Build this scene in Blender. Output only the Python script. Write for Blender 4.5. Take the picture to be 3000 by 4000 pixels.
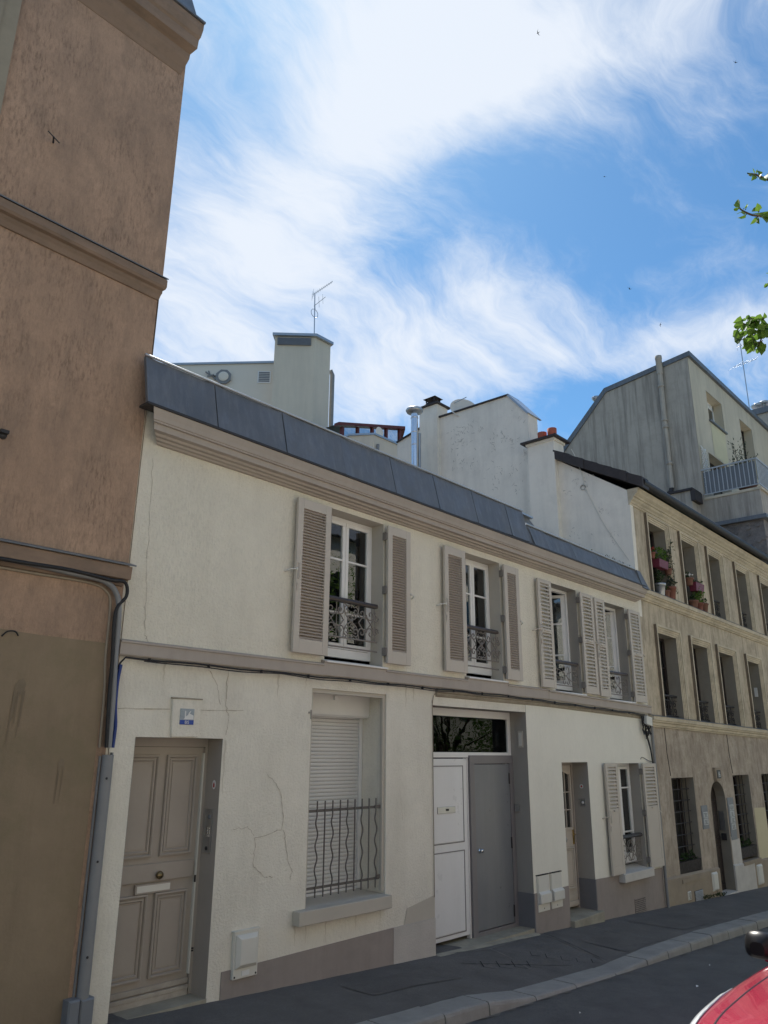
import bpy, bmesh, math, random
from mathutils import Vector, Matrix
from mathutils.geometry import tessellate_polygon
R = math.radians
random.seed(7)
for o in list(bpy.data.objects): bpy.data.objects.remove(o)
S = bpy.context.scene
COL = S.collection

# ------------------------------------------------------------------ camera
FPX, YAW, PITCH, ROLL = 3022.26, R(47.795), R(17.239), R(0.423)
CAM = Vector((0.0, -6.5, 2.18))
_f = Vector((math.sin(YAW)*math.cos(PITCH), math.cos(YAW)*math.cos(PITCH), math.sin(PITCH)))
_r0 = Vector((math.cos(YAW), -math.sin(YAW), 0)); _u0 = _r0.cross(_f)
_r = math.cos(ROLL)*_r0 + math.sin(ROLL)*_u0
_u = -math.sin(ROLL)*_r0 + math.cos(ROLL)*_u0
cd = bpy.data.cameras.new('camera'); cam = bpy.data.objects.new('camera', cd); COL.objects.link(cam)
cd.sensor_fit = 'VERTICAL'; cd.sensor_height = 24; cd.sensor_width = 18; cd.lens = FPX/4000*24
cd.clip_start = 0.05; cd.clip_end = 2000
m = Matrix.Identity(4)
for i in range(3):
    m[i][0], m[i][1], m[i][2], m[i][3] = _r[i], _u[i], -_f[i], CAM[i]
cam.matrix_world = m
S.camera = cam
S.render.resolution_x, S.render.resolution_y = 768, 1024

def ray(px, py): return _f + (px-1500)/FPX*_r - (py-2000)/FPX*_u
def crop(ox, oy, s): return lambda x, y: (ox+x/s, oy+y/s)
c1=crop(0,0,1.58); c8=crop(1900,1200,1.508); a1=crop(500,1000,1.659); a2=crop(1400,1400,1.659); a6=crop(2400,500,2.212); b1=crop(2500,2000,3.318); b3=crop(2650,1450,4.0227)
def onY(p, Y):
    r = ray(*p); return CAM + r*((Y-CAM.y)/r.y)
def onX(p, X):
    r = ray(*p); return CAM + r*((X-CAM.x)/r.x)
def onPlane(p, P, n):
    r = ray(*p); return CAM + r*((P-CAM).dot(n)/r.dot(n))
def atD(p, d): return CAM + ray(*p).normalized()*d
def project(P):
    v = P-CAM; w = v.dot(_f)
    if w <= 0.01: return None
    return 1500+FPX*v.dot(_r)/w, 2000-FPX*v.dot(_u)/w

# ------------------------------------------------------------------ world: blue sky with cirrus
SUN_AZ, SUN_EL = R(41), R(54)
wd = bpy.data.worlds.new('World'); S.world = wd; wd.use_nodes = True
nt = wd.node_tree; nt.nodes.clear()
def N(t, **k):
    n = nt.nodes.new(t)
    for a, b in k.items(): setattr(n, a, b)
    return n
def L(a, b): nt.links.new(a, b)
def MA(op, a, b=None, c=None):
    n = N('ShaderNodeMath', operation=op)
    for i, v in enumerate((a, b, c)):
        if v is None: continue
        if isinstance(v, (int, float)): n.inputs[i].default_value = v
        else: L(v, n.inputs[i])
    return n.outputs[0]
sky = N('ShaderNodeTexSky', sky_type='NISHITA', sun_disc=False, sun_elevation=SUN_EL, sun_rotation=SUN_AZ, air_density=1.0, dust_density=0.3, ozone_density=2.2)
tc = N('ShaderNodeTexCoord'); sep = N('ShaderNodeSeparateXYZ'); L(tc.outputs['Generated'], sep.inputs[0])
dz = MA('ADD', MA('MAXIMUM', sep.outputs[2], 0.0), 0.16)
cx = MA('DIVIDE', sep.outputs[0], dz); cy = MA('DIVIDE', sep.outputs[1], dz)
comb = N('ShaderNodeCombineXYZ'); L(cx, comb.inputs[0]); L(cy, comb.inputs[1])
# domain warp
wn = N('ShaderNodeTexNoise', noise_dimensions='3D'); wn.inputs['Scale'].default_value = 2.2; wn.inputs['Detail'].default_value = 4
L(comb.outputs[0], wn.inputs['Vector'])
wsub = N('ShaderNodeVectorMath', operation='SUBTRACT'); L(wn.outputs['Color'], wsub.inputs[0]); wsub.inputs[1].default_value = (.5,.5,.5)
wmul = N('ShaderNodeVectorMath', operation='SCALE'); L(wsub.outputs[0], wmul.inputs[0]); wmul.inputs['Scale'].default_value = 0.42
wadd = N('ShaderNodeVectorMath', operation='ADD'); L(comb.outputs[0], wadd.inputs[0]); L(wmul.outputs[0], wadd.inputs[1])
def plane_xy(D):
    r = ray(D[0]*1.8083, D[1]*1.8083).normalized(); k = max(r.z,0)+0.16
    return Vector((r.x/k, r.y/k, 0))
def noise(scale, detail, rough, rot, sc):
    mp = N('ShaderNodeMapping'); L(wadd.outputs[0], mp.inputs['Vector']); mp.inputs['Rotation'].default_value = (0,0,rot); mp.inputs['Scale'].default_value = sc
    n = N('ShaderNodeTexNoise'); n.inputs['Scale'].default_value = scale; n.inputs['Detail'].default_value = detail; n.inputs['Roughness'].default_value = rough
    L(mp.outputs[0], n.inputs['Vector']); return n.outputs['Fac']
_w = plane_xy((1250,120))-plane_xy((620,640)); WA_ = math.atan2(_w.y, _w.x)
n_big = noise(1.3, 3, .5, -WA_, (.8, 1.4, 1)); n_wisp = noise(2.4, 10, .66, -WA_+R(8), (.65, 2.1, 1)); n_fine = noise(7.5, 9, .66, -WA_-R(14), (.55, 1.9, 1))
# cirrus bands: (start D px, end D px, half width in D px, weight)
BANDS = [((1300,-40),(900,90),150,.62),((960,60),(640,330),170,.52),((640,330),(430,640),180,.42),((400,600),(560,900),200,.42),
         ((760,850),(1080,690),95,.44),((1080,700),(1420,745),70,.26),((1400,745),(1700,690),42,.36),((1330,90),(1700,-60),80,.30),((700,560),(860,480),120,.16),
         ((1450,260),(1700,150),60,.14),((1380,590),(1660,560),26,.12),
         ((380,120),(540,240),90,-.16),((560,10),(720,120),120,.20),((940,560),(1330,330),130,-.22),((1180,500),(1700,380),150,-.17),((1100,880),(1500,800),50,-.24),((1500,640),(1700,620),36,-.12),((820,650),(930,560),60,-.18)]
tot = None
for s, e, w, g in BANDS:
    A, B = plane_xy(s), plane_xy(e); M = (A+B)/2; d = B-A; ang = math.atan2(d.y, d.x)
    mid = ((s[0]+e[0])/2, (s[1]+e[1])/2); l2 = math.hypot(e[0]-s[0], e[1]-s[1]); nx, ny = -(e[1]-s[1])/l2, (e[0]-s[0])/l2
    hw = (plane_xy((mid[0]+nx*w, mid[1]+ny*w)) - plane_xy((mid[0]-nx*w, mid[1]-ny*w))).length/2
    mp = N('ShaderNodeMapping', vector_type='TEXTURE'); L(wadd.outputs[0], mp.inputs['Vector'])
    mp.inputs['Location'].default_value = M; mp.inputs['Rotation'].default_value = (0,0,ang); mp.inputs['Scale'].default_value = (d.length*.62+hw*.5, hw*1.35, 1)
    ln = N('ShaderNodeVectorMath', operation='LENGTH'); L(mp.outputs[0], ln.inputs[0])
    e_ = MA('EXPONENT', MA('MULTIPLY', MA('POWER', ln.outputs['Value'], 2.0), -1.5))
    t = MA('MULTIPLY', e_, g); tot = t if tot is None else MA('ADD', tot, t)
dens = MA('ADD', tot, MA('MULTIPLY', MA('SUBTRACT', n_big, .5), .7))
dens = MA('ADD', dens, MA('MULTIPLY', MA('SUBTRACT', n_wisp, .5), 1.7))
dens = MA('ADD', dens, MA('MULTIPLY', MA('SUBTRACT', n_fine, .5), .65))
dens = MA('ADD', dens, .17)
mr = N('ShaderNodeMapRange', interpolation_type='SMOOTHSTEP'); L(dens, mr.inputs['Value']); mr.inputs['From Min'].default_value = -.08; mr.inputs['From Max'].default_value = .92
mask = MA('MULTIPLY', MA('MULTIPLY', mr.outputs[0], .95), MA('MULTIPLY', MA('MAXIMUM', MA('MINIMUM', sep.outputs[2], .06), 0.0), 16.6))
SKY_STR = 0.1
mul = N('ShaderNodeMix', data_type='RGBA', blend_type='MULTIPLY'); mul.inputs['Factor'].default_value = 1; L(sky.outputs[0], mul.inputs[6]); mul.inputs[7].default_value = (.50,.80,.94,1)
mix = N('ShaderNodeMix', data_type='RGBA'); L(mask, mix.inputs['Factor']); L(mul.outputs[2], mix.inputs[6]); mix.inputs[7].default_value = (6.0, 6.4, 7.0, 1)
bg = N('ShaderNodeBackground'); bg.inputs['Strength'].default_value = SKY_STR; L(mix.outputs[2], bg.inputs['Color'])
ow = N('ShaderNodeOutputWorld'); L(bg.outputs[0], ow.inputs[0])

# ------------------------------------------------------------------ sun, exposure
sd = bpy.data.lights.new('sun', 'SUN'); sd.energy = 5.0; sd.angle = R(0.6); sd.color = (1.0, .95, .87)
sun = bpy.data.objects.new('sun', sd); COL.objects.link(sun)
_sd = Vector((math.sin(SUN_AZ)*math.cos(SUN_EL), math.cos(SUN_AZ)*math.cos(SUN_EL), math.sin(SUN_EL)))
sun.rotation_euler = _sd.to_track_quat('Z', 'Y').to_euler(); sun.location = _sd*60
S.view_settings.view_transform = 'Standard'; S.view_settings.look = 'None'; S.view_settings.gamma = 1; S.view_settings.exposure = 0.52
S.render.engine = 'CYCLES'

# ------------------------------------------------------------------ helpers
class MB:
    def __init__(s): s.v, s.f, s.sm = [], [], []
    def add(s, vs, fs, smooth=False):
        o = len(s.v); s.v += [tuple(v) for v in vs]
        for f in fs: s.f.append([i+o for i in f]); s.sm.append(smooth)
        return s
    def poly(s, pts): return s.add(pts, [list(range(len(pts)))])
    def box(s, x0, x1, y0, y1, z0, z1):
        return s.add([(x0,y0,z0),(x1,y0,z0),(x1,y1,z0),(x0,y1,z0),(x0,y0,z1),(x1,y0,z1),(x1,y1,z1),(x0,y1,z1)], [(0,3,2,1),(4,5,6,7),(0,1,5,4),(1,2,6,5),(2,3,7,6),(3,0,4,7)])
    def hexa(s, p): return s.add(p, [(0,3,2,1),(4,5,6,7),(0,1,5,4),(1,2,6,5),(2,3,7,6),(3,0,4,7)])
    def bevbox(s, x0, x1, y0, y1, z0, z1, b):       # box whose -y face is chamfered
        return s.add([(x0,y1,z0),(x1,y1,z0),(x1,y1,z1),(x0,y1,z1),(x0,y0+b,z0),(x1,y0+b,z0),(x1,y0+b,z1),(x0,y0+b,z1),(x0+b,y0,z0+b),(x1-b,y0,z0+b),(x1-b,y0,z1-b),(x0+b,y0,z1-b)],
            [(0,1,2,3),(0,4,5,1),(1,5,6,2),(2,6,7,3),(3,7,4,0),(4,8,9,5),(5,9,10,6),(6,10,11,7),(7,11,8,4),(8,11,10,9)])
    def prism(s, pts, off):                          # closed loop of 3-D points extruded by a vector
        n = len(pts); off = Vector(off); P = [Vector(p) for p in pts]
        tri = tessellate_polygon([P]); vs = P+[p+off for p in P]
        fs = [tuple(t) for t in tri]+[tuple(i+n for i in t[::-1]) for t in tri]+[(i,(i+1)%n,(i+1)%n+n,i+n) for i in range(n)]
        return s.add(vs, fs)
    def sweep(s, prof, x0, x1):                      # (y,z) profile swept along X, capped; x may be pair of functions of z
        n = len(prof)
        vs = [(x0,y,z) for y,z in prof]+[(x1,y,z) for y,z in prof]
        tri = tessellate_polygon([[Vector((0,y,z)) for y,z in prof]])
        return s.add(vs, [(i,(i+1)%n,(i+1)%n+n,i+n) for i in range(n)]+[tuple(t) for t in tri]+[tuple(i+n for i in t[::-1]) for t in tri])
    def tube(s, path, r, n=8, flat=None):
        P = [Vector(p) for p in path]; rings = []
        rr = r if isinstance(r, (list, tuple)) else [r]*len(P)
        up = None
        for i, p in enumerate(P):
            t = (P[min(i+1,len(P)-1)]-P[max(i-1,0)])
            if t.length < 1e-9: t = Vector((0,0,1))
            t.normalize()
            if up is None:
                a = Vector((0,1,0)) if abs(t.y) < .9 else Vector((1,0,0))
                up = (a - t*a.dot(t)).normalized()
            else:
                up = up - t*up.dot(t)
                up = up.normalized() if up.length > 1e-6 else Vector((0,1,0))
            sd_ = t.cross(up)
            rings.append([p+(math.cos(2*math.pi*k/n)*sd_+math.sin(2*math.pi*k/n)*up*(flat or 1))*rr[i] for k in range(n)])
        vs = [v for rg in rings for v in rg]; fs = []
        for i in range(len(P)-1):
            for k in range(n): fs.append((i*n+k, i*n+(k+1)%n, (i+1)*n+(k+1)%n, (i+1)*n+k))
        s.add(vs, fs, True)
        s.add(rings[0], [tuple(range(n))[::-1]]); s.add(rings[-1], [tuple(range(n))])
        return s
    def lathe(s, prof, c, n=16, axis='z'):            # prof: (radius, height)
        c = Vector(c); vs = []
        for r_, h in prof:
            for k in range(n):
                a = 2*math.pi*k/n; p = Vector((math.cos(a)*r_, math.sin(a)*r_, h))
                if axis == 'y': p = Vector((p.x, -p.z, p.y))
                if axis == 'x': p = Vector((p.z, p.x, p.y))
                vs.append(c+p)
        fs = [(i*n+k, i*n+(k+1)%n, (i+1)*n+(k+1)%n, (i+1)*n+k) for i in range(len(prof)-1) for k in range(n)]
        s.add(vs, fs, True)
        if prof[0][0] > 1e-4: s.add(vs[:n], [tuple(range(n))[::-1]])
        if prof[-1][0] > 1e-4: s.add(vs[-n:], [tuple(range(n))])
        return s
    def mesh(s, name, mat):
        me = bpy.data.meshes.new(name); me.from_pydata(s.v, [], s.f)
        me.polygons.foreach_set('use_smooth', s.sm)
        if mat: me.materials.append(mat)
        me.update(); return me
    def build(s, name, mat, parent=None, fix=True, bevel=0):
        me = s.mesh(name, mat)
        if fix:
            bm = bmesh.new(); bm.from_mesh(me); bmesh.ops.recalc_face_normals(bm, faces=bm.faces); bm.to_mesh(me); bm.free()
        o = put(name, me, parent)
        if bevel:
            b = o.modifiers.new('bevel', 'BEVEL'); b.width = bevel; b.segments = 2; b.limit_method = 'ANGLE'; b.angle_limit = R(40)
        return o
def put(name, me, parent=None, loc=None, rot=None, scale=None):
    o = bpy.data.objects.new(name, me); COL.objects.link(o)
    if loc is not None: o.location = loc
    if rot is not None: o.rotation_euler = rot
    if scale is not None: o.scale = scale
    if parent is not None: attach(o, parent)
    return o
WM = {}
def attach(o, p):
    o.parent = p; o.matrix_parent_inverse = WM.get(p.name, Matrix.Identity(4)).inverted()
def thing(name, label, cat, loc=(0,0,0), group=None):
    o = bpy.data.objects.new(name, None); COL.objects.link(o); o.location = loc; o.empty_display_size = .2
    WM[o.name] = Matrix.Translation(loc)
    o['label'] = label; o['category'] = cat
    if group: o['group'] = group
    return o
def tag(o, label, cat, group=None):
    o['label'] = label; o['category'] = cat
    if group: o['group'] = group
    return o
def struct(o, kind='structure'): o['kind'] = kind; return o
def gz(x): return -0.045*(x-5.2)

# ------------------------------------------------------------------ materials
def mat(name, col, rough=.85, metal=0, spec=.4, var=.10, vscale=2.5, streak=0, streak_col=None, speck=0, bump=0, bscale=60, bdist=.004, coat=0, dirt=0, dirt_col=(.08,.07,.06), streak_sc=(5,5,.45)):
    mt = bpy.data.materials.new(name); mt.use_nodes = True; t = mt.node_tree; b = t.nodes['Principled BSDF']
    def n(ty, **k):
        x = t.nodes.new(ty)
        for a_, v_ in k.items(): setattr(x, a_, v_)
        return x
    b.inputs['Roughness'].default_value = rough; b.inputs['Metallic'].default_value = metal; b.inputs['Specular IOR Level'].default_value = spec
    if coat: b.inputs['Coat Weight'].default_value = coat; b.inputs['Coat Roughness'].default_value = .04
    tcn = n('ShaderNodeTexCoord')
    def nz(scale, detail=5, rough_=.6, sc=None):
        x = n('ShaderNodeTexNoise'); x.inputs['Scale'].default_value = scale; x.inputs['Detail'].default_value = detail; x.inputs['Roughness'].default_value = rough_
        if sc:
            mp = n('ShaderNodeMapping'); mp.inputs['Scale'].default_value = sc; t.links.new(tcn.outputs['Object'], mp.inputs[0]); t.links.new(mp.outputs[0], x.inputs['Vector'])
        else: t.links.new(tcn.outputs['Object'], x.inputs['Vector'])
        return x.outputs['Fac']
    def rng(v, a0, a1, b0=0, b1=1):
        x = n('ShaderNodeMapRange'); t.links.new(v, x.inputs['Value'])
        for i, q in zip(('From Min','From Max','To Min','To Max'), (a0,a1,b0,b1)): x.inputs[i].default_value = q
        return x.outputs[0]
    def mixc(f_, A, B, bt='MIX'):
        x = n('ShaderNodeMix', data_type='RGBA', blend_type=bt)
        if isinstance(f_, (int, float)): x.inputs['Factor'].default_value = f_
        else: t.links.new(f_, x.inputs['Factor'])
        for s_, v_ in ((6,A),(7,B)):
            if isinstance(v_, tuple): x.inputs[s_].default_value = (*v_[:3], 1)
            else: t.links.new(v_, x.inputs[s_])
        return x.outputs[2]
    lo = tuple(c*(1-var) for c in col); hi = tuple(min(1,c*(1+var)) for c in col)
    c_ = mixc(rng(nz(vscale, 6, .65), .3, .7), lo, hi) if var else None
    if c_ is None:
        b.inputs['Base Color'].default_value = (*col, 1)
    else:
        c_ = mixc(rng(nz(vscale*9, 4, .7), .35, .75, 0, min(1,var*2.2)), c_, tuple(c*.82 for c in col))
        if streak:
            sc_ = streak_col or tuple(c*.35 for c in col)
            c_ = mixc(rng(nz(1.0, 7, .7, streak_sc), .47, .66, 0, streak), c_, sc_)
        if speck:
            sp = rng(nz(1.0, 4, .6, (48,48,12)), .46, .74, 0, 1); ar = rng(nz(1.3, 6, .7), .40, .62, 0.10*speck, speck)
            mm = n('ShaderNodeMath', operation='MULTIPLY'); t.links.new(sp, mm.inputs[0]); t.links.new(ar, mm.inputs[1])
            c_ = mixc(mm.outputs[0], c_, tuple(c*.38 for c in col))
            sp2 = rng(nz(1.0, 5, .7, (120,120,40)), .46, .70, 0, .45*speck); c_ = mixc(sp2, c_, tuple(c*.55 for c in col))
        if dirt:
            c_ = mixc(rng(nz(1.7, 8, .75), .48, .70, 0, dirt), c_, dirt_col)
        t.links.new(c_, b.inputs['Base Color'])
        if rough < .6:
            t.links.new(rng(nz(vscale*4, 4), .3, .7, max(.02,rough*.8), min(1,rough*1.25)), b.inputs['Roughness'])
    if bump:
        bp = n('ShaderNodeBump'); bp.inputs['Strength'].default_value = bump; bp.inputs['Distance'].default_value = bdist
        t.links.new(nz(bscale, 5, .65), bp.inputs['Height']); t.links.new(bp.outputs[0], b.inputs['Normal'])
    return mt
def glass_mat(name, tint=(.75,.8,.8), rough=.0, refl=1.6):
    mt = bpy.data.materials.new(name); mt.use_nodes = True; t = mt.node_tree; t.nodes.clear()
    fr = t.nodes.new('ShaderNodeFresnel'); fr.inputs[0].default_value = 1.55
    ad = t.nodes.new('ShaderNodeMath'); ad.operation = 'MULTIPLY_ADD'; ad.inputs[1].default_value = refl; ad.inputs[2].default_value = .02*refl; t.links.new(fr.outputs[0], ad.inputs[0])
    tr = t.nodes.new('ShaderNodeBsdfTransparent'); tr.inputs[0].default_value = (*tint, 1)
    gl = t.nodes.new('ShaderNodeBsdfGlossy'); gl.inputs['Roughness'].default_value = rough; gl.inputs[0].default_value = (.95,.97,1,1)
    tcx = t.nodes.new('ShaderNodeTexCoord'); nzz = t.nodes.new('ShaderNodeTexNoise'); nzz.inputs['Scale'].default_value = 2.2; t.links.new(tcx.outputs['Object'], nzz.inputs['Vector'])
    bp = t.nodes.new('ShaderNodeBump'); bp.inputs['Strength'].default_value = .12; bp.inputs['Distance'].default_value = .02; t.links.new(nzz.outputs[0], bp.inputs['Height']); t.links.new(bp.outputs[0], gl.inputs['Normal'])
    mx = t.nodes.new('ShaderNodeMixShader'); t.links.new(ad.outputs[0], mx.inputs[0]); t.links.new(tr.outputs[0], mx.inputs[1]); t.links.new(gl.outputs[0], mx.inputs[2])
    ot = t.nodes.new('ShaderNodeOutputMaterial'); t.links.new(mx.outputs[0], ot.inputs[0]); return mt
def leaf_mat(name, a, b_):
    mt = bpy.data.materials.new(name); mt.use_nodes = True; t = mt.node_tree; t.nodes.clear()
    tcx = t.nodes.new('ShaderNodeTexCoord'); nz = t.nodes.new('ShaderNodeTexNoise'); nz.inputs['Scale'].default_value = 7; t.links.new(tcx.outputs['Object'], nz.inputs['Vector'])
    rp = t.nodes.new('ShaderNodeMix'); rp.data_type = 'RGBA'; t.links.new(nz.outputs[0], rp.inputs['Factor']); rp.inputs[6].default_value = (*a,1); rp.inputs[7].default_value = (*b_,1)
    p = t.nodes.new('ShaderNodeBsdfPrincipled'); p.inputs['Roughness'].default_value = .5; t.links.new(rp.outputs[2], p.inputs['Base Color'])
    tl = t.nodes.new('ShaderNodeBsdfTranslucent'); t.links.new(rp.outputs[2], tl.inputs[0])
    mx = t.nodes.new('ShaderNodeMixShader'); mx.inputs[0].default_value = .5; t.links.new(p.outputs[0], mx.inputs[1]); t.links.new(tl.outputs[0], mx.inputs[2])
    ot = t.nodes.new('ShaderNodeOutputMaterial'); t.links.new(mx.outputs[0], ot.inputs[0]); return mt

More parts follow.
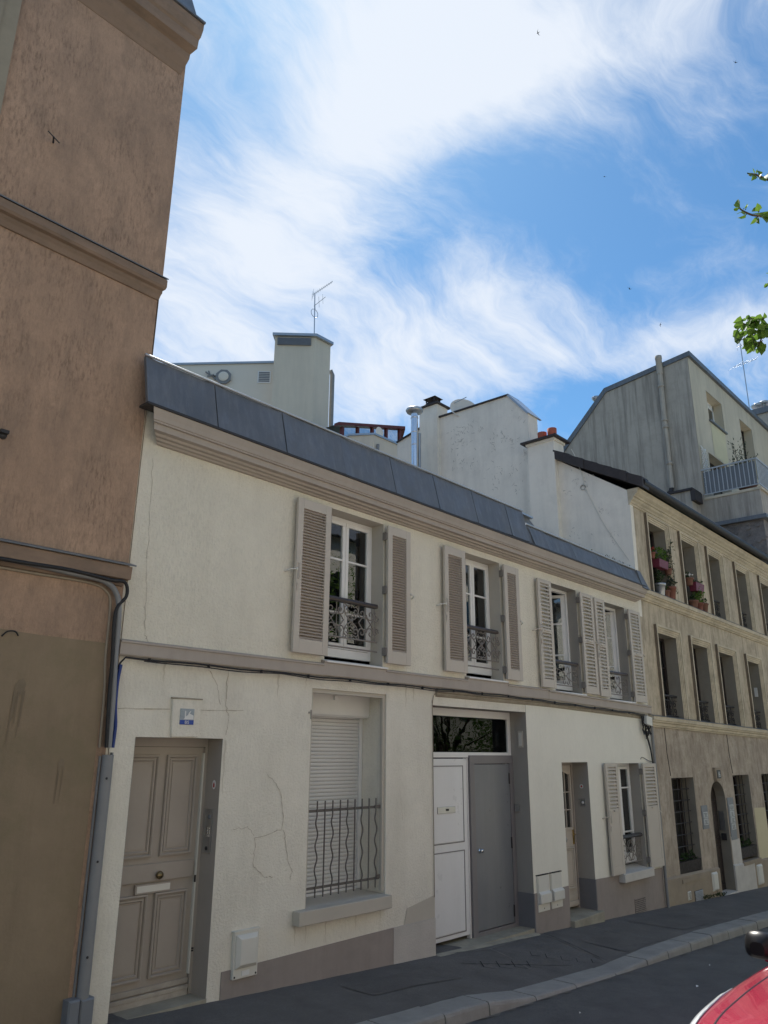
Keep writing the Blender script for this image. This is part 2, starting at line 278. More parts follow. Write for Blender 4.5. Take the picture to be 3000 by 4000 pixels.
M = dict(
 cream=mat('cream_plaster', (.82,.775,.655), var=.06, speck=.30, vscale=.9, bump=.9, bscale=34, bdist=.022, streak=.16, streak_col=(.50,.44,.34), dirt=.10, dirt_col=(.42,.37,.29), streak_sc=(2.2,2.2,.5)),
 cream_low=mat('cream_plaster_lower', (.80,.765,.665), var=.07, speck=.20, vscale=.8, bump=.8, bscale=40, bdist=.014, streak=.22, streak_col=(.50,.46,.38), dirt=.14, dirt_col=(.44,.41,.34), streak_sc=(2.5,2.5,.6)),
 pale=mat('pale_plaster', (.80,.78,.69), speck=.12, var=.04, vscale=.7, bump=.4, bscale=60, bdist=.006, streak=.08, streak_col=(.55,.53,.46), dirt=.05, dirt_col=(.5,.48,.42)),
 plinth=mat('plinth_paint', (.32,.28,.255), var=.08, vscale=1.2, bump=.3, bscale=40, dirt=.25, dirt_col=(.16,.15,.145), streak=.12),
 plinth_patch=mat('plinth_render_patch', (.52,.49,.45), var=.09, vscale=1.5, bump=.6, bscale=55, bdist=.008, dirt=.18, dirt_col=(.3,.29,.27)),
 plinth_blue=mat('reveal_slate_paint', (.18,.18,.187), var=.07, vscale=2, bump=.15),
 taupe=mat('taupe_paint', (.42,.37,.325), rough=.65, var=.06, vscale=1.6, bump=.12, bscale=30, dirt=.10, dirt_col=(.25,.22,.19), streak=.10, streak_sc=(6,6,.8)),
 taupe_door=mat('taupe_door_paint', (.375,.335,.29), rough=.5, var=.06, vscale=2.2, bump=.08, bscale=30, dirt=.10, dirt_col=(.22,.19,.17)),
 stone_mould=mat('weathered_moulding', (.36,.32,.25), var=.16, vscale=3, dirt=.45, dirt_col=(.16,.13,.10), bump=.5, bscale=30),
 reveal=mat('reveal_shade_paint', (.50,.465,.40), rough=.7, var=.05, vscale=1.5, dirt=.08, dirt_col=(.4,.37,.33)),  # paint colour lowered to put recess shade into the opening sides
 reveal_grey=mat('reveal_grey_shade_paint', (.345,.325,.29), rough=.7, var=.05, vscale=1.5, dirt=.1, dirt_col=(.33,.31,.28)),  # grey darkened further, shade of the deep openings is in the colour
 shutter=mat('shutter_paint', (.54,.49,.425), rough=.55, var=.05, vscale=2.5, dirt=.08, dirt_col=(.3,.27,.24)),
 slat=mat('louvre_paint', (.42,.345,.285), rough=.6, var=.06, vscale=4),
 zinc=mat('zinc_sheet', (.16,.172,.188), rough=.5, metal=.35, var=.18, vscale=1.3, streak=.35, streak_col=(.27,.275,.285), streak_sc=(14,14,1.2), bump=.25, bscale=5, bdist=.02, dirt=.2, dirt_col=(.11,.115,.125)),
 zinc_light=mat('zinc_flashing', (.42,.45,.48), rough=.35, metal=.8, var=.08, vscale=3),
 white=mat('white_pvc', (.78,.78,.77), rough=.35, var=.03, vscale=2, spec=.5, dirt=.05, dirt_col=(.55,.54,.5)),
 white_door=mat('white_door_paint', (.76,.765,.77), rough=.32, streak=.12, streak_col=(.6,.6,.6), streak_sc=(9,9,.8), var=.04, vscale=1.2, spec=.5, dirt=.08, dirt_col=(.55,.55,.54)),
 grey_door=mat('grey_door_paint', (.18,.19,.205), rough=.34, streak=.2, streak_col=(.26,.265,.27), streak_sc=(9,9,.7), var=.08, vscale=1.4, spec=.5, dirt=.12, dirt_col=(.23,.24,.25)),
 grey_frame=mat('grey_door_frame', (.20,.19,.195), rough=.42, var=.05, vscale=2),
 roller=mat('roller_slat', (.70,.70,.68), rough=.45, var=.04, vscale=3, dirt=.12, dirt_col=(.5,.49,.46)),
 iron=mat('dark_iron', (.035,.033,.035), rough=.5, var=.12, vscale=8, spec=.4),
 iron_grey=mat('grey_painted_iron', (.22,.20,.18), rough=.5, var=.1, vscale=8),
 iron_bar=mat('brown_grey_bar', (.12,.11,.10), rough=.5, var=.1, vscale=8),
 brown_rail=mat('brown_handrail', (.055,.042,.038), rough=.4, var=.12, vscale=6),
 brass=mat('aged_brass', (.25,.19,.10), rough=.35, metal=.9, var=.15, vscale=10),
 gold=mat('gold_brass', (.55,.40,.16), rough=.3, metal=.9, var=.1, vscale=10),
 steel=mat('brushed_steel', (.46,.47,.48), rough=.35, metal=.9, var=.08, vscale=6),
 chrome=mat('bright_steel', (.75,.76,.78), rough=.12, metal=1, var=.04, vscale=4),
 dark=mat('dark_interior', (.02,.02,.022), rough=.9, var=.1, vscale=3),
 curtain=mat('curtain_cloth', (.62,.64,.64), rough=.9, var=.08, vscale=3),
 glass=glass_mat('window_glass'),
 glass_transom=glass_mat('transom_glass', (.12,.15,.15), refl=.35),
 stone_trim=mat('grey_stone_trim', (.30,.265,.20), var=.12, vscale=2, dirt=.3, dirt_col=(.17,.15,.11)),
 glass_dark=glass_mat('dark_glass', (.25,.3,.3)),
 terracotta=mat('terracotta_render', (.455,.305,.21), var=.16, vscale=.7, speck=1.0, bump=.9, bscale=42, bdist=.012, streak=.55, streak_col=(.22,.16,.12), streak_sc=(4.0,4.0,1.1), dirt=.55, dirt_col=(.25,.18,.13)),
 terracotta_trim=mat('terracotta_trim', (.26,.185,.135), var=.12, vscale=1.5, bump=.4, bscale=35, dirt=.4, dirt_col=(.09,.08,.07), streak=.3, streak_sc=(1.2,5,5)),
 brown_patch=mat('brown_overpaint', (.275,.21,.14), var=.16, vscale=.7, bump=.45, bscale=45, bdist=.006, streak=.35, streak_col=(.20,.15,.10), streak_sc=(5,5,.5), dirt=.6, dirt_col=(.195,.165,.095)),
 beige=mat('beige_limestone', (.58,.50,.37), speck=.5, var=.18, vscale=.9, bump=.5, bscale=30, streak=.85, streak_col=(.27,.22,.16), streak_sc=(6,6,1.0), dirt=.85, dirt_col=(.27,.225,.165)),
 beige_low=mat('beige_lower_render', (.42,.355,.28), speck=.5, var=.2, vscale=1.1, bump=.8, bscale=26, bdist=.012, streak=.85, streak_col=(.21,.17,.13), streak_sc=(7,7,1.8), dirt=.75, dirt_col=(.60,.53,.44)),
 beige_trim=mat('beige_trim', (.60,.53,.40), var=.12, vscale=2, bump=.4, bscale=35, dirt=.6, dirt_col=(.29,.24,.17), streak=.3, streak_sc=(1.5,6,6)),
 beige_plinth=mat('beige_plinth', (.33,.275,.205), var=.15, vscale=1.6, bump=.5, bscale=30, dirt=.4, dirt_col=(.20,.175,.15)),
 yellow_patch=mat('pale_yellow_paint', (.62,.56,.37), var=.05, vscale=1.5, dirt=.15, dirt_col=(.45,.4,.29)),
 white_patch=mat('whitewash_patch', (.58,.56,.52), var=.1, vscale=2.5, dirt=.3, dirt_col=(.35,.32,.28)),
 brown_frame=mat('dark_brown_frame', (.03,.022,.02), rough=.5, var=.15, vscale=5),
 reveal_beige=mat('beige_reveal_shade', (.28,.255,.21), var=.12, vscale=1.5, dirt=.3, dirt_col=(.17,.15,.12), bump=.25),  # darkened so the colour carries the shade inside the beige openings
 whitewall=mat('white_gable_render', (.84,.80,.705), var=.05, vscale=.8, bump=.4, bscale=35, dirt=.22, dirt_col=(.40,.38,.34), streak=.22, streak_col=(.48,.46,.41), streak_sc=(3,3,.4)),
 peel=mat('peeling_flakes', (.52,.50,.45), var=.2, vscale=9),
 greywall=mat('grey_render', (.45,.405,.345), var=.08, vscale=.5, bump=.3, bscale=25, streak=.8, streak_col=(.20,.18,.155), streak_sc=(5.0,5.0,.30), dirt=.5, dirt_col=(.28,.25,.215)),
 greyfront=mat('tan_front_render', (.58,.51,.39), var=.07, vscale=.6, bump=.25, bscale=25, streak=.35, streak_col=(.28,.25,.20), streak_sc=(2.4,2.4,.3)),
 rough=mat('rubble_wall', (.24,.215,.20), var=.35, vscale=3.5, bump=1.0, bscale=9, bdist=.03, dirt=.75, dirt_col=(.085,.08,.085)),
 tile=mat('black_tiles', (.045,.038,.038), rough=.6, var=.25, vscale=6, bump=.3, bscale=20),
 pot_red=mat('terracotta_pot', (.22,.085,.06), rough=.7, var=.15, vscale=8),
 pot_orange=mat('orange_chimney_pot', (.42,.11,.06), rough=.75, var=.15, vscale=8),
 pot_brown=mat('clay_pot', (.20,.10,.07), rough=.8, var=.15, vscale=9),
 pot_pink=mat('pink_planter', (.17,.03,.055), rough=.5, var=.08, vscale=6),
 bucket=mat('galvanised_bucket', (.5,.51,.52), rough=.4, metal=.7, var=.12, vscale=9),
 tower=mat('tower_render', (.68,.61,.495), var=.05, vscale=.6, bump=.2, bscale=20, streak=.25, streak_col=(.42,.39,.33), streak_sc=(2,2,.2)),
 tower_wall=mat('rear_wall_render', (.74,.69,.60), var=.03, vscale=.5, bump=.1, bscale=20),
 red_frame=mat('red_brown_frame', (.13,.028,.022), rough=.5, var=.1, vscale=4),
 plastic=mat('ivory_plastic', (.66,.65,.59), rough=.45, var=.03, vscale=4, dirt=.12, dirt_col=(.45,.43,.38)),
 grey_plastic=mat('grey_plastic', (.20,.215,.235), rough=.5, var=.06, vscale=5),
 cable=mat('black_cable', (.022,.022,.024), rough=.55, var=.1, vscale=10),
 cable_grey=mat('grey_cable', (.24,.245,.25), rough=.5, var=.08, vscale=6),
 cable_tan=mat('painted_cable', (.30,.25,.19), rough=.6, var=.08, vscale=6),
 cable_blue=mat('blue_cable', (.015,.045,.22), rough=.4, var=.06, vscale=6),
 plate_blue=mat('enamel_blue', (.02,.07,.36), rough=.3, var=.06, vscale=20),
 plate_faded=mat('enamel_faded', (.33,.38,.42), rough=.4, var=.25, vscale=14),
 plate_white=mat('enamel_white', (.72,.73,.72), rough=.35, var=.04, vscale=12),
 sign=mat('sign_plate', (.42,.44,.46), rough=.3, var=.06, vscale=8),
 crack=mat('plaster_crack', (.46,.41,.33), rough=1, var=.1, vscale=20),  # brownish tone of the thin cracks in the plaster
 asphalt=mat('pavement_asphalt', (.155,.15,.143), rough=.9, var=.28, vscale=2.6, speck=.6, bump=1.0, bscale=110, bdist=.010, dirt=.5, dirt_col=(.135,.13,.12)),
 road=mat('road_asphalt', (.130,.130,.127), rough=.85, var=.28, vscale=2.2, speck=.6, bump=1.0, bscale=100, bdist=.010, dirt=.4, dirt_col=(.12,.118,.112)),
 granite=mat('kerb_granite', (.29,.29,.275), rough=.8, var=.18, vscale=3, bump=.6, bscale=60, bdist=.005, dirt=.35, dirt_col=(.19,.19,.175)),
 seam=mat('pale_mortar_line', (.20,.19,.175), rough=.95, var=.2, vscale=9),
 groove=mat('groove_dark', (.028,.029,.032), rough=1, var=.1, vscale=9),
 concrete=mat('threshold_concrete', (.36,.335,.265), rough=.9, var=.18, vscale=2.5, bump=.4, bscale=40, dirt=.4, dirt_col=(.13,.125,.11)),
 earth=mat('ground_earth', (.08,.075,.07), rough=1, var=.1),
 carpaint=mat('raspberry_car_paint', (.42,.018,.06), rough=.22, metal=.25, spec=.6, var=0, coat=1.0),
 black_plastic=mat('black_trim', (.012,.012,.014), rough=.35, var=0),
 lens=mat('headlamp_lens', (.72,.76,.80), rough=.1, spec=.8, var=0, coat=1.0),
 tyre=mat('tyre_rubber', (.018,.018,.018), rough=.85, var=.1, vscale=8),
 rim=mat('alloy_rim', (.5,.5,.52), rough=.3, metal=.9, var=0),
 bark=mat('tree_bark', (.10,.08,.06), rough=.95, var=.25, vscale=6, bump=.8, bscale=18, bdist=.01),
 leaf=leaf_mat('tree_leaf', (.09,.18,.025), (.17,.29,.045)),
 leaf_dark=leaf_mat('shrub_leaf', (.03,.06,.02), (.06,.10,.03)),
 leaf_olive=leaf_mat('olive_leaf', (.06,.075,.045), (.11,.125,.08)),
 moss=leaf_mat('weed_leaf', (.03,.05,.018), (.06,.09,.03)),
 flower_red=mat('red_petals', (.25,.02,.02), var=.1), flower_white=mat('white_petals', (.75,.74,.7), var=.05),
 bird=mat('swift_plumage', (.02,.018,.016), var=.1),
 dark_side=mat('dark_side_face', (.19,.155,.115), var=.2, vscale=4, dirt=.4, dirt_col=(.11,.09,.07), bump=.3),
 stain=mat('damp_stain', (.215,.168,.115), var=.15, vscale=6),
 drip=mat('faint_grime_run', (.63,.59,.495), var=.06, vscale=5),
 dust=mat('gutter_dust', (.16,.15,.135), var=.2, vscale=6),
 paving=mat('pale_bounce_paving', (.42,.40,.36), var=.08, vscale=2),  # unseen near paving, made pale to bounce sunlight up the facades
 red_mark=mat('red_sticker', (.40,.05,.04), rough=.4, var=.05),
 opposite=mat('opposite_facade', (.80,.745,.63), var=.06, vscale=.5, streak=.15),
)
# ================================================================== SETTING
g = MB()
for i in range(-6, 6):
    xa, xb = i*40.0, (i+1)*40.0
    g.add([(xa,-240,gz(xa)-.3),(xb,-240,gz(xb)-.3),(xb,240,gz(xb)-.3),(xa,240,gz(xa)-.3)], [(0,1,2,3)])
struct(g.build('ground', M['earth']))
def lerp(tab, x):
    if x <= tab[0][0]: return tab[0][1]
    for (xa,va),(xb,vb) in zip(tab, tab[1:]):
        if x <= xb: return va+(vb-va)*(x-xa)/(xb-xa)
    return tab[-1][1]
DROP = [(6.85,0),(7.75,.085),(8.6,.092),(9.5,.095),(10.99,.03),(12.5,0)]
KIN = [(0,-1.30),(7,-1.315),(9.6,-1.335),(12,-1.325),(40,-1.34)]
KH = .125
def pz(x, y):
    k = max(0, min(1, (-y-.25)/(1.05))); k = k*k*(3-2*k)
    return gz(x) - lerp(DROP, x)*k
xs = [-25+i*2.0 for i in range(13)]+[1+i*.25 for i in range(66)]+[17.5+i*2 for i in range(24)]
pv = MB(); ny = 10; vs, fs = [], []
for x in xs:
    yk = lerp(KIN, x)
    for j in range(ny+1):
        y = .5+(yk-.5)*j/ny; vs.append((x, y, pz(x, y)+random.uniform(-.0025,.0025)*(1<x<17)))
for i in range(len(xs)-1):
    for j in range(ny): a = i*(ny+1)+j; fs.append((a, a+1, a+ny+2, a+ny+1))
pv.add(vs, fs, True); struct(pv.build('pavement', M['asphalt']))
rd = MB(); vs, fs = [], []
for x in xs:
    for j in range(7):
        y = -1.45-(4.75)*j/6; crown = .05*(1-((j-3)/3)**2); vs.append((x, y, gz(x)-KH+crown))
for i in range(len(xs)-1):
    for j in range(6): a = i*7+j; fs.append((a, a+1, a+8, a+7))
rd.add(vs, fs, True); struct(rd.build('road', M['road']))
# near pavement and its kerb
npv = MB(); vs, fs = [], []
for x in xs:
    for y in (-6.3, -12.2): vs.append((x, y, gz(x)))
for i in range(len(xs)-1): a = i*2; fs.append((a, a+1, a+3, a+2))
npv.add(vs, fs); struct(npv.build('near_pavement', M['paving']))
kerb = bpy.data.objects.new('kerb', None); COL.objects.link(kerb); struct(kerb)
joints = [-2.5,-1.4,-.3,.7,1.6,2.5,3.35,4.15,4.9,5.55,6.24,6.92,7.75,8.57,9.5,10.35,10.99,11.75,12.54,13.2,13.83,14.5,15.05,15.8,16.5,17.3,18.2,19.1,20,21,22,23,24,25.5,27,28.5,30,32,34]
def kerb_stone(xa, xb, far=True):
    mb = MB(); gap = .010; xa += gap; xb -= gap; r = .028; dj = random.uniform(-.008,.008); dzj = random.uniform(-.006,.006); n = 4
    rings = []
    for i in range(n+1):
        x = xa+(xb-xa)*i/n
        if far: yi = lerp(KIN, x)+dj; yo = yi-.30; dr = lerp(DROP, x)
        else: yi = -6.32+dj; yo = -6.02+dj; dr = 0
        sg = -1 if far else 1
        zt = gz(x)-dr+.004+dzj+random.uniform(-.003,.003); zb = gz(x)-.32
        rings.append([(x,yi,zb),(x,yi,zt),(x,yo-sg*r*1.2+random.uniform(-.004,.004),zt),(x,yo-sg*r*.35,zt-r*.35),(x,yo+random.uniform(-.003,.003),zt-r*1.2),(x,yo+sg*.02,zb)])
    vs = [v for q in rings for v in q]; k = 6
    fs = [(i*k+j, i*k+(j+1)%k, (i+1)*k+(j+1)%k, (i+1)*k+j) for i in range(n) for j in range(k)]+[tuple(range(k)), tuple(range(n*k, n*k+k))]
    mb.add(vs, fs); return mb.build('kerb_stone', M['granite'], kerb)
for a_, b_ in zip(joints, joints[1:]): kerb_stone(a_, b_)
for i in range(-3, 22): kerb_stone(i*1.0, i*1.0+1.0, False)
pt = MB()
def apatch(x0, x1, y0, y1):
    n = 8
    for i in range(n):
        xa, xb = x0+(x1-x0)*i/n, x0+(x1-x0)*(i+1)/n
        pt.add([(xa,y0,pz(xa,y0)+.0045),(xb,y0,pz(xb,y0)+.0045),(xb,(y0+y1)/2,pz(xb,(y0+y1)/2)+.0045),(xa,(y0+y1)/2,pz(xa,(y0+y1)/2)+.0045),(xb,y1,pz(xb,y1)+.0045),(xa,y1,pz(xa,y1)+.0045)], [(0,1,2,3),(3,2,4,5)])
apatch(10.55,11.55,-.55,-1.28); apatch(12.6,14.2,-.3,-1.2); apatch(6.2,7.6,-.35,-.8)
pt.build('asphalt_patch', mat('newer_asphalt', (.132,.127,.12), rough=.9, var=.25, vscale=2.5, speck=.6, bump=.8, bscale=120, bdist=.006), bpy.data.objects['pavement'], fix=False)
# mortar lines and worn grooves in the pavement
def strip(mb, pts, w, lift=.004):
    for (xa,ya),(xb,yb) in zip(pts, pts[1:]):
        d = Vector((xb-xa, yb-ya, 0)); l = d.length; n_ = max(1, int(l/.12)); nn = Vector((-d.y, d.x, 0))/l
        for i in range(n_):
            p = Vector((xa,ya,0))+d*(i/n_); q = Vector((xa,ya,0))+d*((i+1)/n_); wa = w*random.uniform(.4,1.1)
            mb.add([(v.x, v.y, pz(v.x, v.y)+lift) for v in (p+nn*wa, p-nn*wa, q-nn*wa, q+nn*wa)], [(0,1,2,3)])
ln = MB()
strip(ln, [(8.98,-.22),(8.86,-.55),(8.72,-.95)], .012); strip(ln, [(10.48,-.05),(10.2,-.6),(9.93,-1.28)], .012); strip(ln, [(11.7,-.02),(11.6,-.3),(11.47,-.6)], .010)
strip(ln, [(8.25,-.02),(9.0,-.2),(10.2,-.03)], .02)
pav = bpy.data.objects['pavement']
ln.build('mortar_line', M['seam'], pav, fix=False)
gr = MB()
for k in range(5):
    t = k*.17; strip(gr, [(8.05+t*1.5,-.45-t*.75),(8.35+t*1.5,-.62-t*.72)], .007, .005)
for k in range(4):
    t = k*.2; strip(gr, [(8.35+t,-.50-t*.42),(8.2+t,-.66-t*.40),(8.3+t,-.78-t*.36)], .007, .005)
for k in range(5):
    t = k*.23; strip(gr, [(9.35+t*.55,-.55-t*.62),(9.22+t*.55,-.66-t*.6),(9.32+t*.5,-.72-t*.62)], .006, .005)
strip(gr, [(10.50,-.06),(10.23,-.63),(9.97,-1.28)], .006, .007)
gr.build('worn_groove', M['groove'], pav, fix=False)

gd_ = MB(); x = 2.0
def rz(x, y): return gz(x)-KH+.05*(1-(((-1.45-y)/4.75*6-3)/3)**2)
while x < 26:
    l = random.uniform(.15,.5); yk = lerp(KIN, x)-.325; w_ = random.uniform(.01,.05)
    gd_.poly([(x,yk,rz(x,yk)+.005),(x+l,yk,rz(x+l,yk)+.005),(x+l*.8,yk-w_,rz(x+l,yk-w_)+.005),(x+l*.2,yk-w_*random.uniform(.3,1),rz(x,yk-w_)+.005)]); x += l*random.uniform(1.02,1.6)
gd_.build('gutter_dust', M['dust'], bpy.data.objects['road'], fix=False)
lit = MB()
for x, y, s_ in ((9.6,-2.55,.035),(10.9,-2.2,.02),(7.6,-2.2,.018),(12.9,-2.7,.02)):
    z = rz(x,y)+.006; lit.add([(x-s_,y,z),(x,y-s_*.4,z+.004),(x+s_,y+.006,z),(x,y+s_*.5,z+.012)], [(0,1,2,3)])
struct(lit.build('road_litter', M['plate_white'] if 'plate_white' in M else None, None, fix=False), 'stuff')
# ================================================================== CREAM HOUSE
house = thing('town_house', 'low cream rendered two-storey house with zinc mansard strip and taupe shutters', 'house', (9.2, 2.5, gz(9.2)))
def sheet(mb, outer, holes, y=0.0):
    loops = [[Vector((x,y,z)) for x,z in outer]]+[[Vector((x,y,z)) for x,z in h] for h in holes]
    flat = [v for lp in loops for v in lp]; tri = tessellate_polygon(loops)
    mb.add(flat, [tuple(t) for t in tri]); return mb
def rect(x0,x1,z0,z1): return [(x0,z0),(x1,z0),(x1,z1),(x0,z1)]
def front_normals(o):
    me = o.data
    bm = bmesh.new(); bm.from_mesh(me)
    for f in bm.faces:
        if f.normal.y > .5: f.normal_flip()
    bm.to_mesh(me); bm.free()
OP = dict(door1=(3.87,4.83,-.4,2.295), rw=(6.0,7.235,.62,2.855), big=(8.14,10.38,-.6,2.77), door2=(11.36,12.2,-.6,2.045), winR=(13.2,14.12,.27,2.02),
          win1=(6.17,7.16,3.18,5.01), win2=(8.9,9.82,3.2,4.98), win3=(11.32,12.2,3.14,4.92), win4=(13.2,14.08,3.1,4.87))
DEP = dict(door1=.24, rw=.45, big=.30, door2=.30, winR=.22, win1=.22, win2=.22, win3=.22, win4=.22)
def notch_outer(x0, x1, z0, z1, doors):      # outline whose bottom edge is notched by doors
    pts = [(x0, z0)]
    for d in doors:
        a_, b_, zb, zt = d; pts += [(a_, z0), (a_, zt), (b_, zt), (b_, z0)]
    return pts+[(x1, z0), (x1, z1), (x0, z1)]
w = MB(); sheet(w, rect(3.585,14.75,3.06,5.42), [rect(*OP[k]) for k in ('win1','win2','win3','win4')]); o = w.build('wall', M['cream'], house, fix=False); front_normals(o); o['label'] = 'cream textured plaster of the upper floor'
w = MB(); sheet(w, notch_outer(3.585,8.14,-.8,3.06,[OP['door1']]), [rect(*OP['rw'])]); sheet(w, rect(8.14,10.38,2.77,3.06), []); o = w.build('wall', M['cream_low'], house, fix=False); front_normals(o); o['label'] = 'cream plaster of the ground floor, cracked and stained'
w = MB(); sheet(w, notch_outer(10.38,14.75,-1.0,3.06,[OP['door2']]), [rect(*OP['winR'])], -.004); o = w.build('wall', M['pale'], house, fix=False); front_normals(o); o['label'] = 'paler whitish plaster around the small glazed door'
def reveal(key, mt, y1=None, sides='LRTB', label=None):
    x0,x1,z0,z1 = OP[key]; d = y1 or DEP[key]; mb = MB()
    if 'L' in sides: mb.add([(x0,0,z0),(x0,d,z0),(x0,d,z1),(x0,0,z1)], [(0,1,2,3)])
    if 'R' in sides: mb.add([(x1,0,z0),(x1,d,z0),(x1,d,z1),(x1,0,z1)], [(0,1,2,3)])
    if 'T' in sides: mb.add([(x0,0,z1),(x1,0,z1),(x1,d,z1),(x0,d,z1)], [(0,1,2,3)])
    if 'B' in sides: mb.add([(x0,-.002,z0),(x1,-.002,z0),(x1,d,z0),(x0,d,z0)], [(0,1,2,3)])
    return mb.build('reveal', mt, house, fix=False)
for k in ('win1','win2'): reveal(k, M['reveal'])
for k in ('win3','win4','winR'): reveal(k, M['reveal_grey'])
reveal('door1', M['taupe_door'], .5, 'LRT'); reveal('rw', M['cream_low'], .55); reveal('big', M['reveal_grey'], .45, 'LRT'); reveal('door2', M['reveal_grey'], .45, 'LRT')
# closed shell behind
sh = MB(); sh.box(3.6,14.74,.62,.66,-1,5.6); sh.build('inner_wall', M['dark'], house)
sh = MB(); sh.add([(3.6,.05,5.68),(10.35,.05,5.9),(10.35,3,6.25),(3.6,3,6.25),(3.6,6.5,5.8),(10.35,6.5,5.8)], [(0,1,2,3),(3,2,5,4)])
sh.v[-6] = (3.6,-.08,5.9); sh.v[-5] = (10.35,-.08,5.9)
sh.add([(10.35,-.08,5.68),(14.75,-.08,5.66),(14.75,3,5.9),(10.35,3,5.9),(10.35,6.5,5.5),(14.75,6.5,5.5)], [(0,1,2,3),(3,2,5,4)])
sh.add([(10.35,-.08,5.6),(10.35,-.08,5.9),(10.35,3,6.25),(10.35,6.5,5.8),(10.35,6.5,5.3)], [(0,1,2,3,4)])
sh.add([(3.6,6.5,-1),(14.75,6.5,-1),(14.75,6.5,5.5),(10.35,6.5,5.8),(3.6,6.5,5.8)], [(0,1,2,3,4)])
sh.add([(14.745,0,-1.2),(14.745,6.5,-1.2),(14.745,6.5,5.5),(14.745,3,5.9),(14.745,-.08,5.66),(14.745,0,5.2)], [(0,1,2,3,4,5)])
sh.add([(3.61,0,-1),(3.61,6.5,-1),(3.61,6.5,5.8),(3.61,3,6.25),(3.61,-.08,5.9),(3.61,0,5.2)], [(0,1,2,3,4,5)])
sh.build('roof', M['zinc'], house, fix=False)
# cornice with mitred ends
CP = [(0,5.085),(-.03,5.09),(-.04,5.105),(-.07,5.11),(-.08,5.13),(-.115,5.135),(-.125,5.158),(-.175,5.165),(-.18,5.225),(-.205,5.23),(-.205,5.245),(-.215,5.25),(-.225,5.29),(-.245,5.335),(-.245,5.36),(0,5.36)]
mb = MB(); n_ = len(CP)
vs = [(3.795+y*.9, y, z) for y, z in CP]+[(14.60-y*.45, y, z-.03) for y, z in CP]
tri = tessellate_polygon([[Vector((0,y,z)) for y,z in CP]])
mb.add(vs, [(i,(i+1)%n_,(i+1)%n_+n_,i+n_) for i in range(n_)]+[tuple(t) for t in tri]+[tuple(i+n_ for i in t) for t in tri]); mb.build('cornice', M['taupe'], house)
# drip edge, zinc panels, cap
mb = MB(); mb.hexa([(3.5,-.262,5.362),(14.62,-.262,5.33),(14.62,-.1,5.33),(3.5,-.1,5.362),(3.5,-.262,5.385),(14.62,-.262,5.353),(14.62,-.1,5.353),(3.5,-.1,5.385)]); mb.build('drip_edge', M['iron'], house)
def zpanel(xa, xb, z0, z1, y0=-.235, y1=-.105):
    j = random.uniform(-.006,.006); g_ = .006; mb = MB(); xa += g_; xb -= g_; n = 6
    vs, fs = [], []
    for i in range(n+1):
        x = xa+(xb-xa)*i/n; bul = .006*math.sin(math.pi*i/n)*random.uniform(-1,1); e = .012 if i in (0,n) else 0
        vs += [(x,y0-e+j,z0),(x,(y0+y1)/2-e+bul+j,(z0+z1)/2),(x,y1-e+j,z1),(x,y1+.03,z1),(x,y0+.03,z0)]
    for i in range(n):
        for k in range(5): fs.append((i*5+k, i*5+(k+1)%5, (i+1)*5+(k+1)%5, (i+1)*5+k))
    fs += [(0,1,2,3,4), tuple(n*5+k for k in range(5))]
    mb.add(vs, fs); return mb.build('zinc_panel', M['zinc'], house)
SE = [3.50,4.33,5.27,6.21,7.14,8.05,8.96,9.85,10.36]
for a_, b_ in zip(SE, SE[1:]): zpanel(a_, b_, 5.388, 5.925)
SE2 = [10.50,10.96,11.87,12.79,13.70,14.45]
for i, (a_, b_) in enumerate(zip(SE2, SE2[1:])): zpanel(a_, b_, 5.375-.012*i, 5.725-.01*i)
mb = MB(); mb.tube([(3.49,-.118,5.935),(10.37,-.118,5.93)], .014, 8); mb.build('roof_roll', M['zinc_light'], house)
mb = MB(); mb.tube([(10.46,-.122,5.73),(14.45,-.122,5.68)], .018, 8); mb.build('roof_roll', M['zinc_light'], house)
mb = MB(); mb.hexa([(10.36,-.20,5.37),(10.62,-.232,5.37),(10.62,-.1,5.37),(10.36,-.1,5.37),(10.33,-.09,5.92),(10.40,-.10,5.74),(10.40,0,5.74),(10.33,0,5.92)]); mb.build('zinc_cheek', M['zinc'], house)
mb = MB(); mb.hexa([(14.45,-.26,5.30),(14.72,-.28,5.28),(14.72,-.05,5.28),(14.45,-.05,5.30),(14.45,-.16,5.66),(14.60,-.16,5.66),(14.60,0,5.66),(14.45,0,5.66)]); mb.build('zinc_end_box', M['zinc'], house)
mb = MB(); mb.prism([(10.7,.3,5.6),(11.9,.3,5.6),(11.75,.3,5.82),(11.25,.3,6.08),(10.85,.3,6.1)], (0,.6,0)); mb.build('roof_upstand', M['zinc'], house)
mb = MB(); mb.hexa([(10.65,.22,6.09),(11.27,.22,6.07),(11.27,.95,6.07),(10.65,.95,6.09),(10.65,.22,6.12),(11.27,.22,6.10),(11.27,.95,6.10),(10.65,.95,6.12)]); mb.build('upstand_flashing', M['zinc_light'], house)
